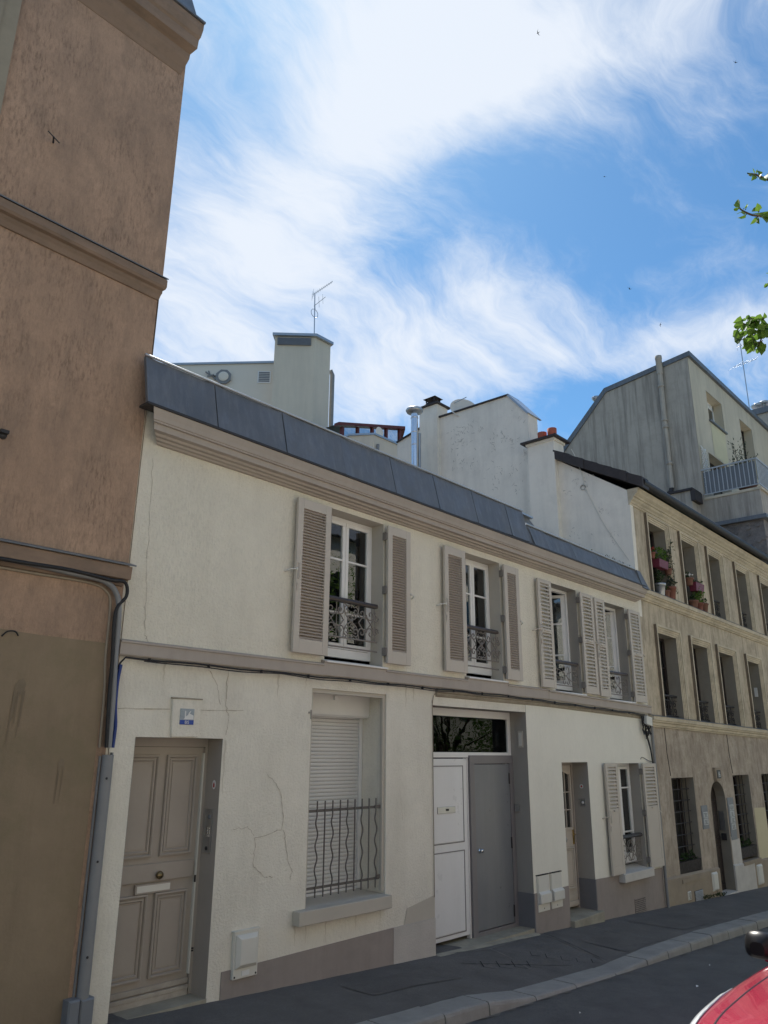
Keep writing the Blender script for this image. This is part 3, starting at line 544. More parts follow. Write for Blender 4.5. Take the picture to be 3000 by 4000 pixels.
# string course
def course(x0, x1, zt, zb, name='string_course', mt='taupe', pr=.055):
    mb = MB(); mb.sweep([(0.0,zb),(-pr+.01,zb),(-pr,zb+.012),(-pr,zt-.028),(-pr-.012,zt-.024),(-pr-.012,zt-.008),(0.0,zt+.012)], x0, x1); return mb.build(name, M[mt], house)
course(3.60,6.12,3.135,2.995); course(6.12,7.17,3.168,2.998); course(7.17,8.86,3.145,2.995); course(8.86,9.86,3.18,2.99); course(9.86,11.0,3.15,2.985)
mb = MB(); pr = .06
for xa, xb, da, db in ((11.0,14.76,0,-.075),):
    P = [(0.0,2.985),(-pr+.01,2.985),(-pr,2.997),(-pr,3.105),(-pr-.02,3.11),(-pr-.02,3.13),(0.0,3.15)]; k = len(P)
    mb.add([(xa,y,z+da) for y,z in P]+[(xb,y,z+db) for y,z in P], [(i,(i+1)%k,(i+1)%k+k,i+k) for i in range(k)]+[tuple(range(k)), tuple(range(k,2*k))])
mb.build('string_course', M['taupe'], house)
mb = MB(); P = [(0.0,2.875),(-.012,2.88),(-.03,2.905),(-.02,2.925),(-.042,2.935),(-.05,2.96),(-.05,2.983),(0.0,2.983)]; k = len(P)
for xa, xb, da, db in ((8.2,11.0,.006,.0),(11.0,14.6,.0,-.07)):
    mb.add([(xa,y,z+da) for y,z in P]+[(xb,y,z+db) for y,z in P], [(i,(i+1)%k,(i+1)%k+k,i+k) for i in range(k)]+[tuple(range(k)), tuple(range(k,2*k))])
mb.build('worn_moulding', M['stone_mould'], house)
# plinth
def plinth(x0, x1, za, zb, mt, pr=.012, y=0):
    mb = MB(); mb.hexa([(x0,-pr+y,gz(x0)-.3),(x1,-pr+y,gz(x1)-.3),(x1,y+.02,gz(x1)-.3),(x0,y+.02,gz(x0)-.3),(x0,-pr+y,za),(x1,-pr+y,zb),(x1,y+.02,zb),(x0,y+.02,za)]); return mb.build('plinth', M[mt], house)
plinth(4.98,7.37,.235,.27,'plinth'); plinth(7.37,8.13,.27,.27,'plinth_patch',.016)
plinth(10.39,11.35,.28,.28,'plinth'); plinth(12.215,14.72,.28,.22,'plinth')
for q in ((10.366,10.388,-.6),(12.186,12.208,-.5)): mb = MB(); mb.box(q[0],q[1],-.012,.3,q[2],.28); mb.build('plinth_return', M['plinth_blue'], house)
# patched pale band above the patch
mb = MB(); sheet(mb, [(7.55,.27),(8.13,.272),(8.13,.52),(7.62,.44)], [], -.006); o = mb.build('render_patch', M['reveal'], house, fix=False); front_normals(o)
# cracks and joints of the plaster
def ribbon(pts, w, y=-.0045, jit=.012, sub=6):
    mb = MB(); P = []
    for (xa,za),(xb,zb) in zip(pts, pts[1:]):
        for i in range(sub): t = i/sub; P.append((xa+(xb-xa)*t+random.uniform(-jit,jit), za+(zb-za)*t+random.uniform(-jit,jit)))
    P.append(pts[-1])
    for (xa,za),(xb,zb) in zip(P, P[1:]):
        d = Vector((xb-xa, zb-za)); 
        if d.length < 1e-5: continue
        n = Vector((-d.y, d.x)).normalized()*w*random.uniform(.3,1)
        mb.add([(xa+n.x,y,za+n.y),(xa-n.x,y,za-n.y),(xb-n.x,y,zb-n.y),(xb+n.x,y,zb+n.y)], [(0,1,2,3)])
    o = mb.build('crack', M['crack'], house, fix=False); front_normals(o)
for pts, wd_ in (([(3.76,4.93),(3.78,4.48),(3.81,3.92),(3.83,3.53),(3.86,3.21),(3.91,3.14)],.0035),([(4.59,2.95),(4.72,2.80),(4.77,2.62)],.004),([(4.83,2.96),(4.84,2.61),(4.88,2.51),(4.86,2.33)],.005),
    ([(5.41,1.96),(5.59,1.81),(5.65,1.54),(5.64,1.42),(5.30,1.36),(5.29,1.10),(5.45,.98),(5.55,.98)],.004),([(5.66,1.42),(5.69,1.31),(5.75,1.10),(5.80,1.01),(5.78,.93)],.004),([(5.02,1.46),(5.2,1.46),(5.28,1.38)],.003),([(7.5,1.72),(7.53,1.4)],.002)):
    ribbon(pts, wd_)
for pts in ([(3.66,2.535),(4.2,2.55)], [(4.52,2.555),(5.06,2.575)]): ribbon(pts, .005, jit=.004)
def grime(x, z, l, w_=.02):
    mb = MB(); n = 7; y = -.0038
    xl = [x+.006*math.sin(k*2.1+x*9) for k in range(n+1)]
    for k in range(n):
        qa, qb = w_*(1-.85*k/n), w_*(1-.85*(k+1)/n); za, zb = z-l*k/n, z-l*(k+1)/n
        mb.poly([(xl[k]-qa,y,za),(xl[k]+qa,y,za),(xl[k+1]+qb,y,zb),(xl[k+1]-qb,y,zb)])
    o = mb.build('grime_run', M['drip'], house, fix=False); front_normals(o)
for x, z, l in ((5.87,.50,.18),(6.3,.50,.22),(6.75,.50,.16),(7.15,.50,.20),(4.1,2.99,.20),(5.5,2.99,.26),(5.9,2.99,.14),(7.6,2.99,.30),(7.75,2.99,.2),(6.02,.62,.3),(4.86,2.28,.5),(5.1,.14,.1)): grime(x, z, l, random.uniform(.008,.02))
# keystone with the house number
mb = MB(); mb.prism([(4.225,-.0,2.30),(4.515,-.0,2.305),(4.53,-.0,2.655),(4.205,-.0,2.645)], (0,-.03,0)); ks = mb.build('keystone', M['cream_low'], house, bevel=.006)
mb = MB(); mb.box(4.20,4.535,-.036,0.0,2.648,2.66); mb.build('keystone_lip', M['stone_mould'], ks)  # thin darker stone lip along the keystone top
num = thing('number_plate', 'weathered enamel house number plate 16 BIS above the panelled door', 'number plate', (4.37,-.031,2.41))
mb = MB(); mb.box(4.295,4.448,-.036,-.030,2.415,2.56); mb.build('plate', M['plate_faded'], num)
mb = MB(); mb.box(4.295,4.448,-.038,-.0362,2.415,2.456); mb.build('blue_band', M['plate_blue'], num)
mb = MB(); mb.prism([(4.335,-.0362,2.462),(4.445,-.0362,2.462),(4.442,-.0362,2.50),(4.40,-.0362,2.515),(4.36,-.0362,2.49)], (0,-.0008,0)); mb.build('flaked_enamel', M['plate_white'], num)
def text(body, x, y, z, size, mt, parent, name='lettering', align='CENTER', sx=1):
    cu = bpy.data.curves.new('t', 'FONT'); cu.body = body; cu.size = size; cu.extrude = .0006; cu.align_x = align
    ob = bpy.data.objects.new('t', cu); COL.objects.link(ob)
    dg = bpy.context.evaluated_depsgraph_get(); me = bpy.data.meshes.new_from_object(ob.evaluated_get(dg)); bpy.data.objects.remove(ob)
    me.transform(Matrix.Translation((x,y,z)) @ Matrix.Rotation(math.pi/2, 4, 'X') @ Matrix.Scale(sx, 4, (1,0,0))); me.materials.clear(); me.materials.append(mt)
    return put(name, me, parent)
text('16', 4.375, -.0378, 2.468, .105, M['plate_white'], num, sx=.95); text('BIS', 4.372, -.0392, 2.422, .042, M['plate_white'], num, sx=.95)

# ---- panelled front door
def mpanel(mb, x0, x1, z0, z1, y):
    def ring(a, b_, ya, yb):      # rectangular ring between inset a and b
        o_ = [(x0+a,ya,z0+a),(x1-a,ya,z0+a),(x1-a,ya,z1-a),(x0+a,ya,z1-a)]; i_ = [(x0+b_,yb,z0+b_),(x1-b_,yb,z0+b_),(x1-b_,yb,z1-b_),(x0+b_,yb,z1-b_)]
        mb.add(o_+i_, [(0,1,5,4),(1,2,6,5),(2,3,7,6),(3,0,4,7)])
    prof = [(0,y),(.002,y-.026),(.016,y-.030),(.024,y-.022),(.027,y-.004),(.034,y-.004),(.037,y-.014),(.050,y-.016),(.058,y-.004),(.060,y+.008),(.070,y+.008),(.074,y-.006)]
    for (a,ya),(b_,yb) in zip(prof, prof[1:]): ring(a, b_, ya, yb)
    e = .074; mb.add([(x0+e,y-.006,z0+e),(x1-e,y-.006,z0+e),(x1-e,y-.006,z1-e),(x0+e,y-.006,z1-e)], [(0,1,2,3)])
Y1 = .24
mb = MB(); mb.box(3.87,4.835,Y1+.0,Y1+.06,2.215,2.295); mb.box(4.80,4.832,Y1-.005,Y1+.06,-.1,2.215); mb.box(3.871,3.89,Y1,Y1+.06,-.1,2.215); mb.build('door_frame', M['taupe_door'], house)
mb = MB(); mb.box(3.892,4.796,Y1+.022,Y1+.06,.03,2.212); door = mb.build('door', M['taupe_door'], house); door['label'] = 'taupe four-panel wooden door with peeling foot'
for q in ((3.95,4.295,1.245,2.14),(4.38,4.725,1.245,2.14),(3.95,4.295,.245,.94),(4.37,4.72,.245,.94)):
    mb = MB(); mpanel(mb, *q, Y1+.0205); o = mb.build('door_panel', M['taupe_door'], door, fix=False)
mb = MB(); mb.box(3.90,4.76,Y1-.004,Y1+.012,1.04,1.19); mb.build('lock_rail', M['taupe_door'], door, bevel=.004)
mb = MB(); mb.box(3.895,4.79,Y1-.006,Y1+.012,.035,.10); mb.box(3.895,4.79,Y1-.012,Y1+.012,.10,.135); mb.box(3.895,4.79,Y1-.002,Y1+.012,.145,.19); mb.build('weather_board', mat('peeling_door_foot',(.38,.345,.30),var=.15,vscale=6,dirt=.6,dirt_col=(.62,.58,.5)), door, bevel=.004)
mb = MB(); mb.lathe([(.0,.055),(.028,.05),(.036,.035),(.032,.015),(.014,.008),(.014,-.005),(.03,-.006)], (4.38,Y1,1.09), 16, 'y'); mb.build('knob', M['brass'], door)
mb = MB(); mb.box(4.155,4.525,Y1-.01,Y1+.012,.945,1.025); mb.build('slot_surround', M['taupe_door'], door)
mb = MB(); mb.box(4.17,4.51,Y1-.014,Y1-.008,.958,1.012); mb.build('mail_slot', M['plastic'], door)
mb = MB(); mb.box(4.782,4.797,Y1-.01,Y1+.02,.22,2.16); mb.build('draught_strip', M['plastic'], door)
mb = MB(); mb.box(4.775,4.79,Y1-.016,Y1-.004,.99,1.05); mb.build('lock_plate', M['iron'], door)
for z in (.40,.42): 
    mb = MB(); mb.box(4.80,4.815,Y1-.02,Y1,z,z+.012); mb.build('hinge', M['iron'], door)
mb = MB(); mb.box(3.87,4.83,-.01,.5,-.5,gz(4.3)+.012); mb.build('threshold', M['concrete'], house)
# intercom on the right reveal
ic = thing('intercom_panel', 'tall steel intercom panel on the reveal of the panelled door', 'intercom', (4.826,.12,1.26))
mb = MB(); mb.box(4.816,4.829,.075,.185,1.25,1.64); mb.build('plate', M['steel'], ic)
mb = MB(); mb.lathe([(.0,-.004),(.022,-.004),(.022,.0)], (4.8155,.115,1.57), 14, 'x'); mb.build('speaker', M['grey_plastic'], ic)
for i in range(4):
    for j in range(2): mb = MB(); mb.box(4.812,4.816,.10+j*.03,.12+j*.03,1.395+i*.022,1.41+i*.022); mb.build('button', M['chrome'], ic)
mb = MB(); mb.lathe([(.0,-.004),(.018,-.004),(.018,.0)], (4.8155,.13,1.29), 14, 'x'); mb.build('lock_hole', M['iron'], ic)
st = MB(); st.prism([(4.8275,.09+.027*math.cos(a),1.865+.042*math.sin(a)) for a in [i*math.pi/8 for i in range(16)]], (-.002,0,0)); so = st.build('round_sticker', M['plate_white']); tag(so, 'small white oval sticker with red house mark beside panelled door', 'sticker')
mb = MB(); mb.prism([(4.8252,.078,1.84),(4.8252,.102,1.84),(4.8252,.102,1.87),(4.8252,.09,1.89),(4.8252,.078,1.87)], (-.001,0,0)); mb.build('red_house_mark', M['red_mark'], so)

# ---- roller shutter window
YR = .42
mb = MB(); x0,x1,z0,z1 = OP['rw']
mb.box(x0+.001,x0+.03,.02,.06,z0+.02,z1-.001); mb.box(x1-.045,x1-.001,.02,.06,z0+.05,z1-.001); mb.box(x0+.031,x1-.046,.02,.06,z1-.045,z1-.001); mb.build('inner_rim', M['reveal'], house)
mb = MB(); mb.prism([(x0+.001,.28,2.60),(x0+.001,.30,2.575),(x0+.001,.50,2.575),(x0+.001,.50,2.853),(x0+.001,.28,2.853)], (x1-x0-.002,0,0)); rb = mb.build('roller_box', M['roller'], house); 
mb = MB(); mb.box(6.60,6.64,.245,.285,2.77,2.815); mb.build('bracket', M['white'], rb)
rs = MB(); rs.box(x1-.055,x1-.005,YR-.03,YR+.03,.66,2.58); rs.box(x0+.005,x0+.055,YR-.03,YR+.03,.66,2.58); rs.box(x0,x1,YR-.02,YR+.03,.62,.68); rs = rs.build('roller_shutter', M['white'], house); rs['label'] = 'closed white roller shutter with horizontal slats'
ns = 46; zz0, zz1 = .685, 2.60; ph = (zz1-zz0)/ns
sm = MB(); prof = [(-.000,0),(-.008,ph*.12),(-.013,ph*.45),(-.010,ph*.8),(-.002,ph*.93),(.004,ph*.96),(.004,0)]
sm.sweep(prof, 0, x1-x0-.12); sme = sm.mesh('slat', M['roller'])
for i in range(ns): put('slat', sme, rs, (x0+.06, YR+random.uniform(-.0012,.0012), zz0+i*ph))
mb = MB(); mb.box(5.83,7.235,-.11,.0,.50,.635); mb.hexa([(x0,.0,.5),(x1,.0,.5),(x1,.5,.5),(x0,.5,.5),(x0,.0,.635),(x1,.0,.635),(x1,.5,.66),(x0,.5,.66)]); mb.build('window_sill', M['reveal'], house, bevel=.008)
gri = MB(); gri.box(6.02,7.22,.055,.069,1.552,1.58); gri = gri.build('window_grille', M['iron_bar'], house)
for q in ((6.02,7.22,.055,.069,.79,.815),(7.10,7.225,.0405,.0545,1.55,1.59),(7.14,7.225,.0405,.0545,.80,.84)): mb = MB(); mb.box(*q); mb.build('flat_bar', M['iron_bar'], gri)
gri['label'] = 'iron guard of straight and wavy bars'
for i in range(9):
    bx = 6.178+i*.1175; mb = MB()
    if i % 2: path = [(bx,.048,.71),(bx,.048,1.665)]
    else: path = [(bx+(.016*math.sin((z-.80)*2*math.pi/.235) if .80<z<1.50 else 0),.048,z) for z in [.71+.955*k/40 for k in range(41)]]
    mb.tube(path, .0085, 6); mb.build('bar', M['iron_bar'], gri)
mb = MB(); mb.box(5.985,6.0,-.012,.01,2.52,2.62); mb.box(5.955,5.99,-.012,.0,2.58,2.6); mb.build('shutter_pintle', M['reveal_grey'], house)

# ---- double entrance: white door and grey door
YB = .30
mb = MB(); mb.box(8.142,10.378,YB-.02,YB+.05,2.665,2.768); mb.box(8.142,8.22,YB-.02,YB+.05,-.3,2.665); mb.box(10.30,10.378,YB-.02,YB+.05,-.3,2.665); mb.box(8.22,10.30,YB-.02,YB+.05,2.115,2.185); fr = mb.build('entrance_frame', M['white'], house, bevel=.004); fr['label'] = 'white frame with dark transom light'
mb = MB(); mb.box(8.225,10.295,YB+.005,YB+.012,2.19,2.66); mb.build('transom_pane', M['glass_transom'], fr)
mb = MB(); mb.box(8.225,10.295,YB+.10,YB+.11,2.15,2.70); mb.build('transom_backing', M['dark'], fr)
mb = MB(); mb.box(8.225,9.24,YB-.012,YB+.05,-.11,2.10); wdo = mb.build('white_door', M['white_door'], house, bevel=.003); wdo['label'] = 'plain white panelled entrance door with letter plate'
for z0_, z1_ in ((1.025,2.01),(-.06,.93)):
    mb = MB(); 
    for xa, xb, za, zb in ((8.30,9.155,z1_-.012,z1_),(8.30,9.155,z0_,z0_+.012),(9.143,9.155,z0_+.012,z1_-.012),(8.30,8.312,z0_+.012,z1_-.012)): mb.box(xa,xb,YB-.0185,YB-.0115,za,zb)
    mb.build('panel_bead', M['grey_frame'], wdo)
    mb = MB(); mb.bevbox(8.315,9.14,YB-.018,YB-.0115,z0_+.015,z1_-.015,.006); mb.build('door_panel', M['white_door'], wdo)
mb = MB(); mb.box(8.56,8.95,YB-.03,YB-.018,1.405,1.49); lp = mb.build('letter_plate', M['steel'], wdo, bevel=.004)
mb = MB(); mb.box(8.735,8.80,YB-.034,YB-.0305,1.435,1.462); mb.build('lock_window', M['iron'], lp)
mb = MB(); mb.box(9.245,9.275,YB-.014,YB+.05,-.16,2.11); mb.build('door_post', M['white'], house)
GD = .265
mb = MB(); mb.box(9.28,10.375,GD-.01,GD+.03,2.03,2.145); mb.box(9.28,9.39,GD-.01,GD+.03,-.16,2.03); mb.box(10.28,10.375,GD-.01,GD+.03,-.18,2.03); mb.box(9.39,10.28,GD-.01,GD+.03,-.17,-.11); gf = mb.build('grey_door_frame', M['grey_frame'], house, bevel=.003)
mb = MB(); mb.box(9.397,10.272,GD-.002,GD+.03,-.10,2.022); gd = mb.build('grey_door', M['grey_door'], house, bevel=.003); gd['label'] = 'dark grey flush metal door'
mb = MB(); mb.lathe([(.0,.05),(.02,.048),(.028,.03),(.022,.012),(.035,.006),(.035,0)], (9.48,GD-.002,.89), 16, 'y'); mb.build('knob', M['chrome'], gd)
for z in (.05,.94,1.82): mb = MB(); mb.tube([(10.26,GD-.012,z-.075),(10.26,GD-.012,z+.075)], .011, 8); mb.build('hinge', M['iron'], gd)
mb = MB(); mb.box(8.14,10.38,.0,.6,-.9,-.16); mb.build('threshold', M['concrete'], house)
mb = MB(); mb.hexa([(8.12,-.10,-.5),(10.40,-.08,-.5),(10.40,.02,-.5),(8.12,.02,-.5),(8.12,-.10,-.135),(10.40,-.08,-.225),(10.40,.02,-.205),(8.12,.02,-.12)]); mb.build('threshold_lip', M['concrete'], house, bevel=.015)
mb = MB(); mb.box(10.362,10.376,.06,.14,2.26,2.50); rv = mb.build('light_switch_box', M['reveal'], house)
mb = MB(); mb.box(10.357,10.363,.075,.125,2.285,2.475); mb.build('cover', M['plastic'], rv)
mb = MB(); mb.box(10.35,10.376,.17,.24,1.36,1.45); mb.build('door_buzzer', M['steel'], house)

# ---- glazed taupe door
YD = .29
mb = MB(); mb.box(11.362,11.40,YD-.01,YD+.05,-.2,2.04); mb.box(12.16,12.198,YD-.01,YD+.05,-.2,2.04); mb.box(11.40,12.16,YD-.01,YD+.05,2.0,2.04); mb.build('door_frame', M['taupe'], house)
mb = MB()
AR = [(11.78,1.85),(11.84,1.875),(11.92,1.93),(11.98,1.94),(12.04,1.92),(12.10,1.875)]
sheet(mb, rect(11.405,12.155,-.12,1.995), [[(11.50,1.04),(12.08,1.04),(12.08,1.84),(11.95,1.88),(11.79,1.92),(11.63,1.88),(11.50,1.84)]], YD+.005)
d2 = mb.build('glazed_door', M['shutter'], house, fix=False); front_normals(d2); d2['label'] = 'narrow taupe door with arched glazing and panel below'
mb = MB(); mb.box(11.49,12.09,YD+.02,YD+.026,1.03,1.93); mb.build('pane', M['glass_dark'], d2)
mb = MB(); mb.box(11.45,12.12,YD+.10,YD+.11,1.0,1.97); mb.build('backing', M['dark'], d2)
mb = MB()
for z in (1.30,1.57): mb.box(11.50,12.08,YD+.0,YD+.018,z,z+.012)
for x in (11.64,11.79,11.94): mb.box(x-.006,x+.006,YD+.0,YD+.018,1.04,1.9)
mb.box(11.47,11.50,YD-.012,YD+.02,1.02,1.86); mb.box(12.08,12.11,YD-.012,YD+.02,1.02,1.86); mb.box(11.47,12.11,YD-.014,YD+.02,1.0,1.03); mb.build('glazing_bar', M['shutter'], d2)
mb = MB(); mpanel(mb, 11.50, 12.10, .14, .75, YD+.0045); mb.build('door_panel', M['shutter'], d2, fix=False)
mb = MB(); mb.box(11.42,12.14,YD-.018,YD+.005,-.10,-.03); mb.box(11.42,12.14,YD-.01,YD+.005,.0,.06); mb.build('weather_board', M['shutter'], d2, bevel=.005)
mb = MB(); mb.box(12.10,12.135,YD-.01,YD+.006,.78,1.04); hp = mb.build('handle_plate', M['gold'], d2)
mb = MB(); mb.tube([(12.117,YD-.01,.93),(12.117,YD-.05,.93),(12.03,YD-.055,.93)], .009, 8); mb.build('lever', M['gold'], d2)
mb = MB(); mb.lathe([(.0,.055),(.03,.05),(.038,.035),(.03,.012),(.016,.006),(.035,.0)], (11.80,YD,.87), 16, 'y'); mb.build('knob', M['steel'], d2)
mb = MB(); mb.hexa([(11.30,-.10,-.7),(12.26,-.10,-.7),(12.26,.4,-.7),(11.30,.4,-.7),(11.34,-.09,-.19),(12.27,-.09,-.165),(12.19,.4,-.15),(11.37,.4,-.165)]); mb.build('door_step', M['concrete'], house, bevel=.012)
mb = MB(); mb.box(11.3645,11.372,.05,.28,-.6,.28); mb.build('plinth_return', M['plinth_blue'], house)
s2 = MB(); s2.prism([(12.1965,.13+.032*math.cos(a),1.665+.032*math.sin(a)) for a in [i*math.pi/8 for i in range(16)]], (-.002,0,0)); s2 = s2.build('round_sticker', M['plate_white']); tag(s2, 'small white sticker with red mark on reveal of glazed taupe door', 'sticker')
mb = MB(); mb.lathe([(.0,-.001),(.018,-.001),(.018,.0)], (12.194,.13,1.665), 10, 'x'); mb.build('red_mark', M['red_mark'], s2)
bl = thing('door_bell', 'small grey door bell on reveal of glazed taupe door', 'door bell', (12.195,.12,1.38))
mb = MB(); mb.box(12.183,12.198,.08,.16,1.37,1.465); mb.build('plate', M['steel'], bl)
mb = MB(); mb.lathe([(.0,-.008),(.02,-.006),(.022,.0)], (12.1825,.12,1.415), 12, 'x'); mb.build('button', M['plate_white'], bl)

# ---- windows
def window(x0, x1, z0, z1, y, splits, two=True, sill=.10):
    fw = .045
    mb = MB(); mb.box(x0,x1,y,y+.06,z1-fw,z1); mb.box(x0,x0+fw,y,y+.06,z0,z1-fw); mb.box(x1-fw,x1,y,y+.06,z0,z1-fw); mb.box(x0+fw,x1-fw,y,y+.06,z0,z0+sill)
    w_ = mb.build('window', M['white'], house, bevel=.004)
    xm = (x0+x1)/2; cas = [(x0+fw,xm),(xm,x1-fw)] if two else [(x0+fw,x1-fw)]
    for ca, cb in cas:
        s_ = .05; ca += .003; cb -= .003; yb = y-.012; zb, zt = z0+sill+.004, z1-fw-.004
        m2 = MB(); m2.box(ca,cb,yb,yb+.05,zt-s_,zt); m2.box(ca,cb,yb,yb+.05,zb,zb+s_*1.3); m2.box(ca,ca+s_,yb,yb+.05,zb+s_*1.3,zt-s_); m2.box(cb-s_,cb,yb,yb+.05,zb+s_*1.3,zt-s_)
        for sp in splits: m2.box(ca+s_,cb-s_,yb+.004,yb+.046,sp-.012,sp+.012)
        m2.build('casement', M['white'], w_, bevel=.003)
        lv = [zb+s_*1.3]+list(splits)+[zt-s_]
        for k in range(len(lv)-1):
            m3 = MB(); m3.box(ca+s_-.004,cb-s_+.004,yb+.022,yb+.026,lv[k]+(.012 if k else 0),lv[k+1]-(.012 if k < len(lv)-2 else 0)); m3.build('pane', M['glass'], w_)
    return w_
def curtain(x0, x1, z0, z1, y, parent):
    mb = MB(); n = 90; vs = []
    for i in range(n+1):
        x = x0+(x1-x0)*i/n; yy = y+.03*math.sin(i*.55)+.012*math.sin(i*1.3+1)
        vs += [(x,yy,z0),(x,yy+.01,z1)]
    mb.add(vs, [(2*i,2*i+2,2*i+3,2*i+1) for i in range(n)], True); return mb.build('curtain', M['curtain'], parent, fix=False)
w1 = window(6.172,7.158,3.26,5.005,.20,(3.80,4.46)); curtain(6.2,6.50,3.3,4.98,.33,w1); curtain(6.86,7.14,3.3,4.98,.33,w1)
w2 = window(8.902,9.818,3.28,4.975,.20,(3.82,4.44)); curtain(8.93,9.8,3.3,4.95,.33,w2)
wr = window(13.202,14.118,.36,2.015,.18,(.87,1.60)); 
for (a_, b_, z_) in ((6.15,7.18,3.17),(8.88,9.84,3.185),(11.3,12.22,3.13),(13.18,14.1,3.095)):
    mb = MB(); mb.hexa([(a_,-.075,z_-.02),(b_,-.075,z_-.02),(b_,.26,z_-.02),(a_,.26,z_-.02),(a_,-.075,z_),(b_,-.075,z_),(b_,.26,z_+.06),(a_,.26,z_+.06)]); mb.build('window_sill', M['white'], house, bevel=.004)
def open_window(x0, x1, z0, z1, y):
    fw = .05; mb = MB(); mb.box(x0,x1,y,y+.07,z1-fw,z1); mb.box(x0,x0+fw,y,y+.07,z0,z1-fw); mb.box(x1-fw,x1,y,y+.07,z0,z1-fw); mb.box(x0+fw,x1-fw,y,y+.07,z0,z0+.1)
    w_ = mb.build('window', M['white'], house, bevel=.004)
    for hx, ang in ((x0+fw, R(68)), (x1-fw, R(180-62))):
        Wd = (x1-x0)/2-fw-.004; c_, s__ = math.cos(ang), math.sin(ang)
        def bar(u0,u1,z0_,z1_,t=.02):
            pts = []
            for zz in (z0_, z1_):
                for u, v in ((u0,-t),(u1,-t),(u1,t),(u0,t)): pts.append((hx+u*c_-v*s__, y+.045+u*s__+v*c_, zz))
            return pts
        m2 = MB(); zb, zt = z0+.11, z1-fw-.01; s_ = .05
        for q in ((0,Wd,zb,zb+.07),(0,Wd,zt-s_,zt),(0,s_,zb+.07,zt-s_),(Wd-s_,Wd,zb+.07,zt-s_),(s_,Wd-s_,zb+1.02,zb+1.045),(s_,Wd-s_,zb+.48,zb+.505)): m2.hexa(bar(*q))
        m2.build('casement', M['white'], w_)
        m3 = MB(); m3.hexa(bar(s_,Wd-s_,zb+.07,zt-s_,.002)); m3.build('pane', M['glass'], w_)
    return w_
w3 = open_window(11.322,12.198,3.2,4.915,.18); w4 = open_window(13.202,14.078,3.16,4.865,.18)
mb = MB(); mb.add([(11.42,.30,3.4),(11.55,.36,3.4),(11.50,.33,4.5),(11.43,.28,4.6)], [(0,1,2,3)]); mb.build('curtain', M['curtain'], w3, fix=False)

# ---- shutters
def slat_mesh(w_, dy, dz, th, mt):
    mb = MB(); mb.sweep([(-dy/2,-dz/2),(-dy/2,-dz/2+th),(dy/2,dz/2+th),(dy/2,dz/2)], -w_/2, w_/2); return mb.mesh('slat', mt)
def shutter(x0, x1, z0, z1, style, hinge, tilt=0.0):
    yb, yf = -.045, -.082; W_ = x1-x0
    mb = MB(); st_ = .085 if style == 'A' else .075; tp = .115 if style == 'A' else .065; bt = .155 if style == 'A' else .13
    mb.box(x0,x0+st_,yf,yb,z0,z1); mb.box(x1-st_,x1,yf,yb,z0,z1); mb.box(x0+st_,x1-st_,yf+.001,yb-.001,z1-tp,z1); mb.box(x0+st_,x1-st_,yf+.001,yb-.001,z0,z0+bt)
    fields = [(z0+bt, z1-tp)]
    if style == 'B':
        zm = z0+(z1-z0)*.515; mb.box(x0+st_,x1-st_,yf+.001,yb-.001,zm-.035,zm+.035); fields = [(z0+bt,zm-.035),(zm+.035,z1-tp)]
    if style == 'C':
        zm = z0+(z1-z0)*.585; mb.box(x0+st_,x1-st_,yf+.004,yb-.004,z0+bt,zm); fields = [(zm,z1-tp)]
    s_ = mb.build('shutter', M['shutter'], house, bevel=.003)
    pitch = .0345 if style == 'A' else .062
    me = slat_mesh(W_-2*st_-.002, .030, .024 if style == 'A' else .030, .009 if style == 'A' else .015, M['slat'] if style == 'A' else M['shutter'])
    for za, zb in fields:
        n = max(1, int(round((zb-za)/pitch))); p_ = (zb-za)/n
        for i in range(n): put('slat', me, s_, ((x0+x1)/2, -.0635, za+(i+.5)*p_), (random.uniform(-.03,.03),0,0))
    hx = x0 if hinge == 'L' else x1
    for f_ in (.08,.52,.92):
        mb = MB(); zz = z0+(z1-z0)*f_; mb.box(hx-.022,hx+.012,-.06,.0,zz-.05,zz+.05); mb.tube([(hx-.008 if hinge=='L' else hx+.008,-.062,zz-.045),(hx-.008 if hinge=='L' else hx+.008,-.062,zz+.045)],.012,6); mb.build('hinge', M['iron_grey'], s_)
    if hinge == 'R':
        mb = MB(); zz = z0+(z1-z0)*.5; mb.tube([(x0+.03,yf,zz-.07),(x0+.03,yf-.022,zz-.06),(x0+.03,yf-.022,zz+.10),(x0+.03,yf,zz+.11)],.007,6); mb.tube([(x0+.02,yf-.006,zz-.2),(x0+.02,yf-.012,zz-.12)],.008,6); mb.build('bar_handle', M['shutter'], s_)
    if style == 'C':
        zz = z0+(z1-z0)*.565; mb = MB(); mb.box((x0+x1)/2-.05,(x0+x1)/2+.05,yf-.02,yf,zz-.01,zz+.012); mb.build('latch', M['shutter'], s_)
    if style == 'B':
        mb = MB(); mb.box((x0+x1)/2-.07,(x0+x1)/2+.07,yf-.012,yf,zm-.006,zm+.012); mb.build('latch', M['shutter'], s_)
    cx_ = x0-.05 if hinge == 'R' else x1+.05
    mb = MB(); zz = z0+(z1-z0)*.52; sg = -1 if hinge == 'R' else 1
    mb.tube([(cx_-sg*.05,-.09,zz),(cx_+sg*.02,-.075,zz-.01),(cx_+sg*.05,-.02,zz-.03),(cx_+sg*.05,.0,zz-.03)],.009,6); mb.lathe([(0,-.02),(.014,-.01),(.014,.01),(0,.02)],(cx_-sg*.055,-.09,zz),8); mb.build('shutter_stop', M['plastic'] if style=='A' else M['shutter'], s_)
    return s_
shutter(5.62,6.145,3.215,4.985,'A','R'); shutter(7.165,7.61,3.225,4.985,'A','L')
shutter(8.345,8.83,3.225,4.96,'A','R'); shutter(9.825,10.235,3.215,4.95,'A','L')
